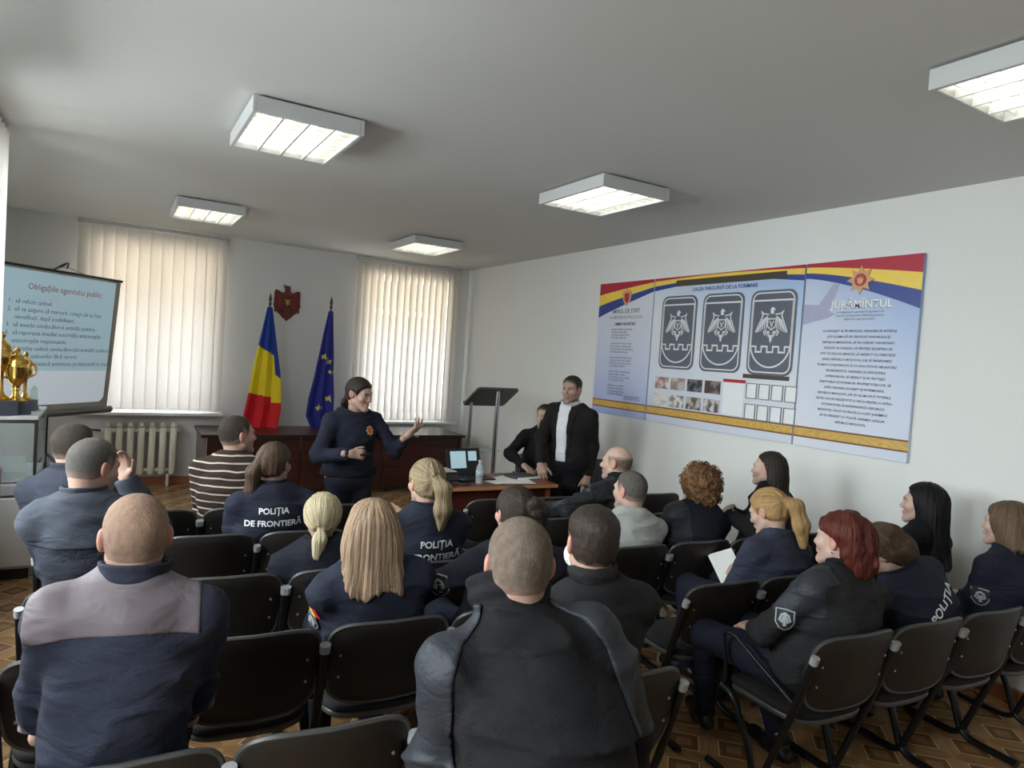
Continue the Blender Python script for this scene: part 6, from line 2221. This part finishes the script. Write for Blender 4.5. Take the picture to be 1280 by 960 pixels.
# shirt front: a wedge between the lapels, buttons, collar points
def wedge(Q):
    h = np.clip((Q[:, 2] - (C[2] - .52)) / .52, 0, 1.2)
    return np.maximum(np.maximum(np.abs(Q[:, 0] + .012) - (.050 + .012 * h), .0 - (Q[:, 1] - C[1] - .0)), (C[2] - .50) - Q[:, 2])
panel(p, 'white_shirt', C_SHIRT, wedge, .004, .006)
for s in (-1, 1):
    bm = B()
    pts = [(s * .022, 0), (s * .085, .02), (s * .10, -.04), (s * .045, -.075)]
    prism(bm, pts, -.003, .003, lambda u, v, d: (u - .0, C[1] + .078 + d - abs(u) * .55, C[2] + .035 + v))
    ob('shirt_collar', bm, C_SHIRT, p['root'])
    def lap(Q, s=s):
        h = np.clip((Q[:, 2] - (C[2] - .46)) / .46, 0, 1)
        e = np.abs(s * (Q[:, 0] + .012) - (.068 + .026 * h)) - .03 * (.35 + h)
        return np.maximum(np.maximum(e, -(Q[:, 1] - C[1] + .02)), np.maximum((C[2] - .40) - Q[:, 2], Q[:, 2] - C[2] + .02))
    panel(p, 'lapel', C_SUIT, lap, .009, .006)
for k in range(4):
    bmb = B(); lathe(bmb, [(.006, 0), (.006, .002), (0, .003)], n=8); 
    stick(p, bmb, 'shirt_button', M_PAPER, (-.012, C[1], C[2] - .10 - .09 * k), (1, 0, 0), (0, 0, 1), (0, -1, 0), .007)

# ------------------------------------------------------------------ small loose things among the chairs
o = ob('paper_sheet', box(B(), (0, 0, .001), (.15, .21, .002)), M_PAPER)
o.location = (2.52, row_y(5, 2.5) + .31, .463); o.rotation_euler = (0, 0, .5)
tag(o, 'white paper lying on the empty chair seat beside the dark hair bun', 'paper')
jk = thing('folded_jacket', 'navy jacket with white emblem lying on the chair left of the nearest black fleece', 'jacket', (.96, row_y(1, 1.0) + .26, .463), .2)
cl = union([ell((0, -.02, .05), (.17, .15, .06)), rc((-.12, .08, .08), (-.02, -.14, .13), .045, .05), rc((.0, -.15, .12), (.12, .05, .08), .05, .045)], .05)
v, f = surfnet(lambda Q: smax(cl(Q) + .012 * noise3(Q * 14) + .005 * noise3(Q * 34), .003 - Q[:, 2], .01), (-.25, -.25, -.01), (.25, .25, .25), .009)
np_mesh('cloth', [(v, f)], C_NAVY2, jk)
jb = BVHTree.FromPolygons([Vector(q) for q in v], [tuple(int(i) for i in q) for q in f])
bm = B()
qf = lambda u, v_, d: (u, v_, 0)
strip(bm, [(-.03, .03), (.03, .03), (.03, -.01), (0, -.035), (-.03, -.01)], .007, 0, 0, qf, True)
strip(bm, [(-.015, .012), (.0, -.012), (.015, .012)], .008, 0, 0, qf); strip(bm, [(0, .02), (0, -.02)], .008, 0, 0, qf)
for vv in bm.verts:
    a = Vector((-.04 + vv.co.x, -.10 - .4, .10 + vv.co.y)); h = jb.ray_cast(a, Vector((0, 1, 0)))
    vv.co = h[0] + Vector((0, -.004, 0)) if h[0] else Vector((-.04 + vv.co.x, -.1, .1 + vv.co.y))
ob('emblem', bm, M_PATCHW, jk)
bg_ = thing('handbag', 'black handbag with a metal clasp on the floor beneath the ginger haired woman', 'bag', (3.08, 2.62, 0), .3)
v, f = surfnet(lambda Q: smax(union([ell((0, 0, .12), (.17, .08, .14))], .02)(Q) + .006 * noise3(Q * 18), .002 - Q[:, 2], .01), (-.22, -.14, -.01), (.22, .14, .3), .01)
np_mesh('body', [(v, f)], M_BLACK, bg_)
ob('handle', tube(B(), smooth_path([(-.1, 0, .22), (-.07, 0, .34), (.07, 0, .34), (.1, 0, .22)]), .008, 6), M_BLACK, bg_, True)
ob('clasp', box(B(), (0, -.078, .17), (.05, .012, .02), .003), M_CHROME, bg_)
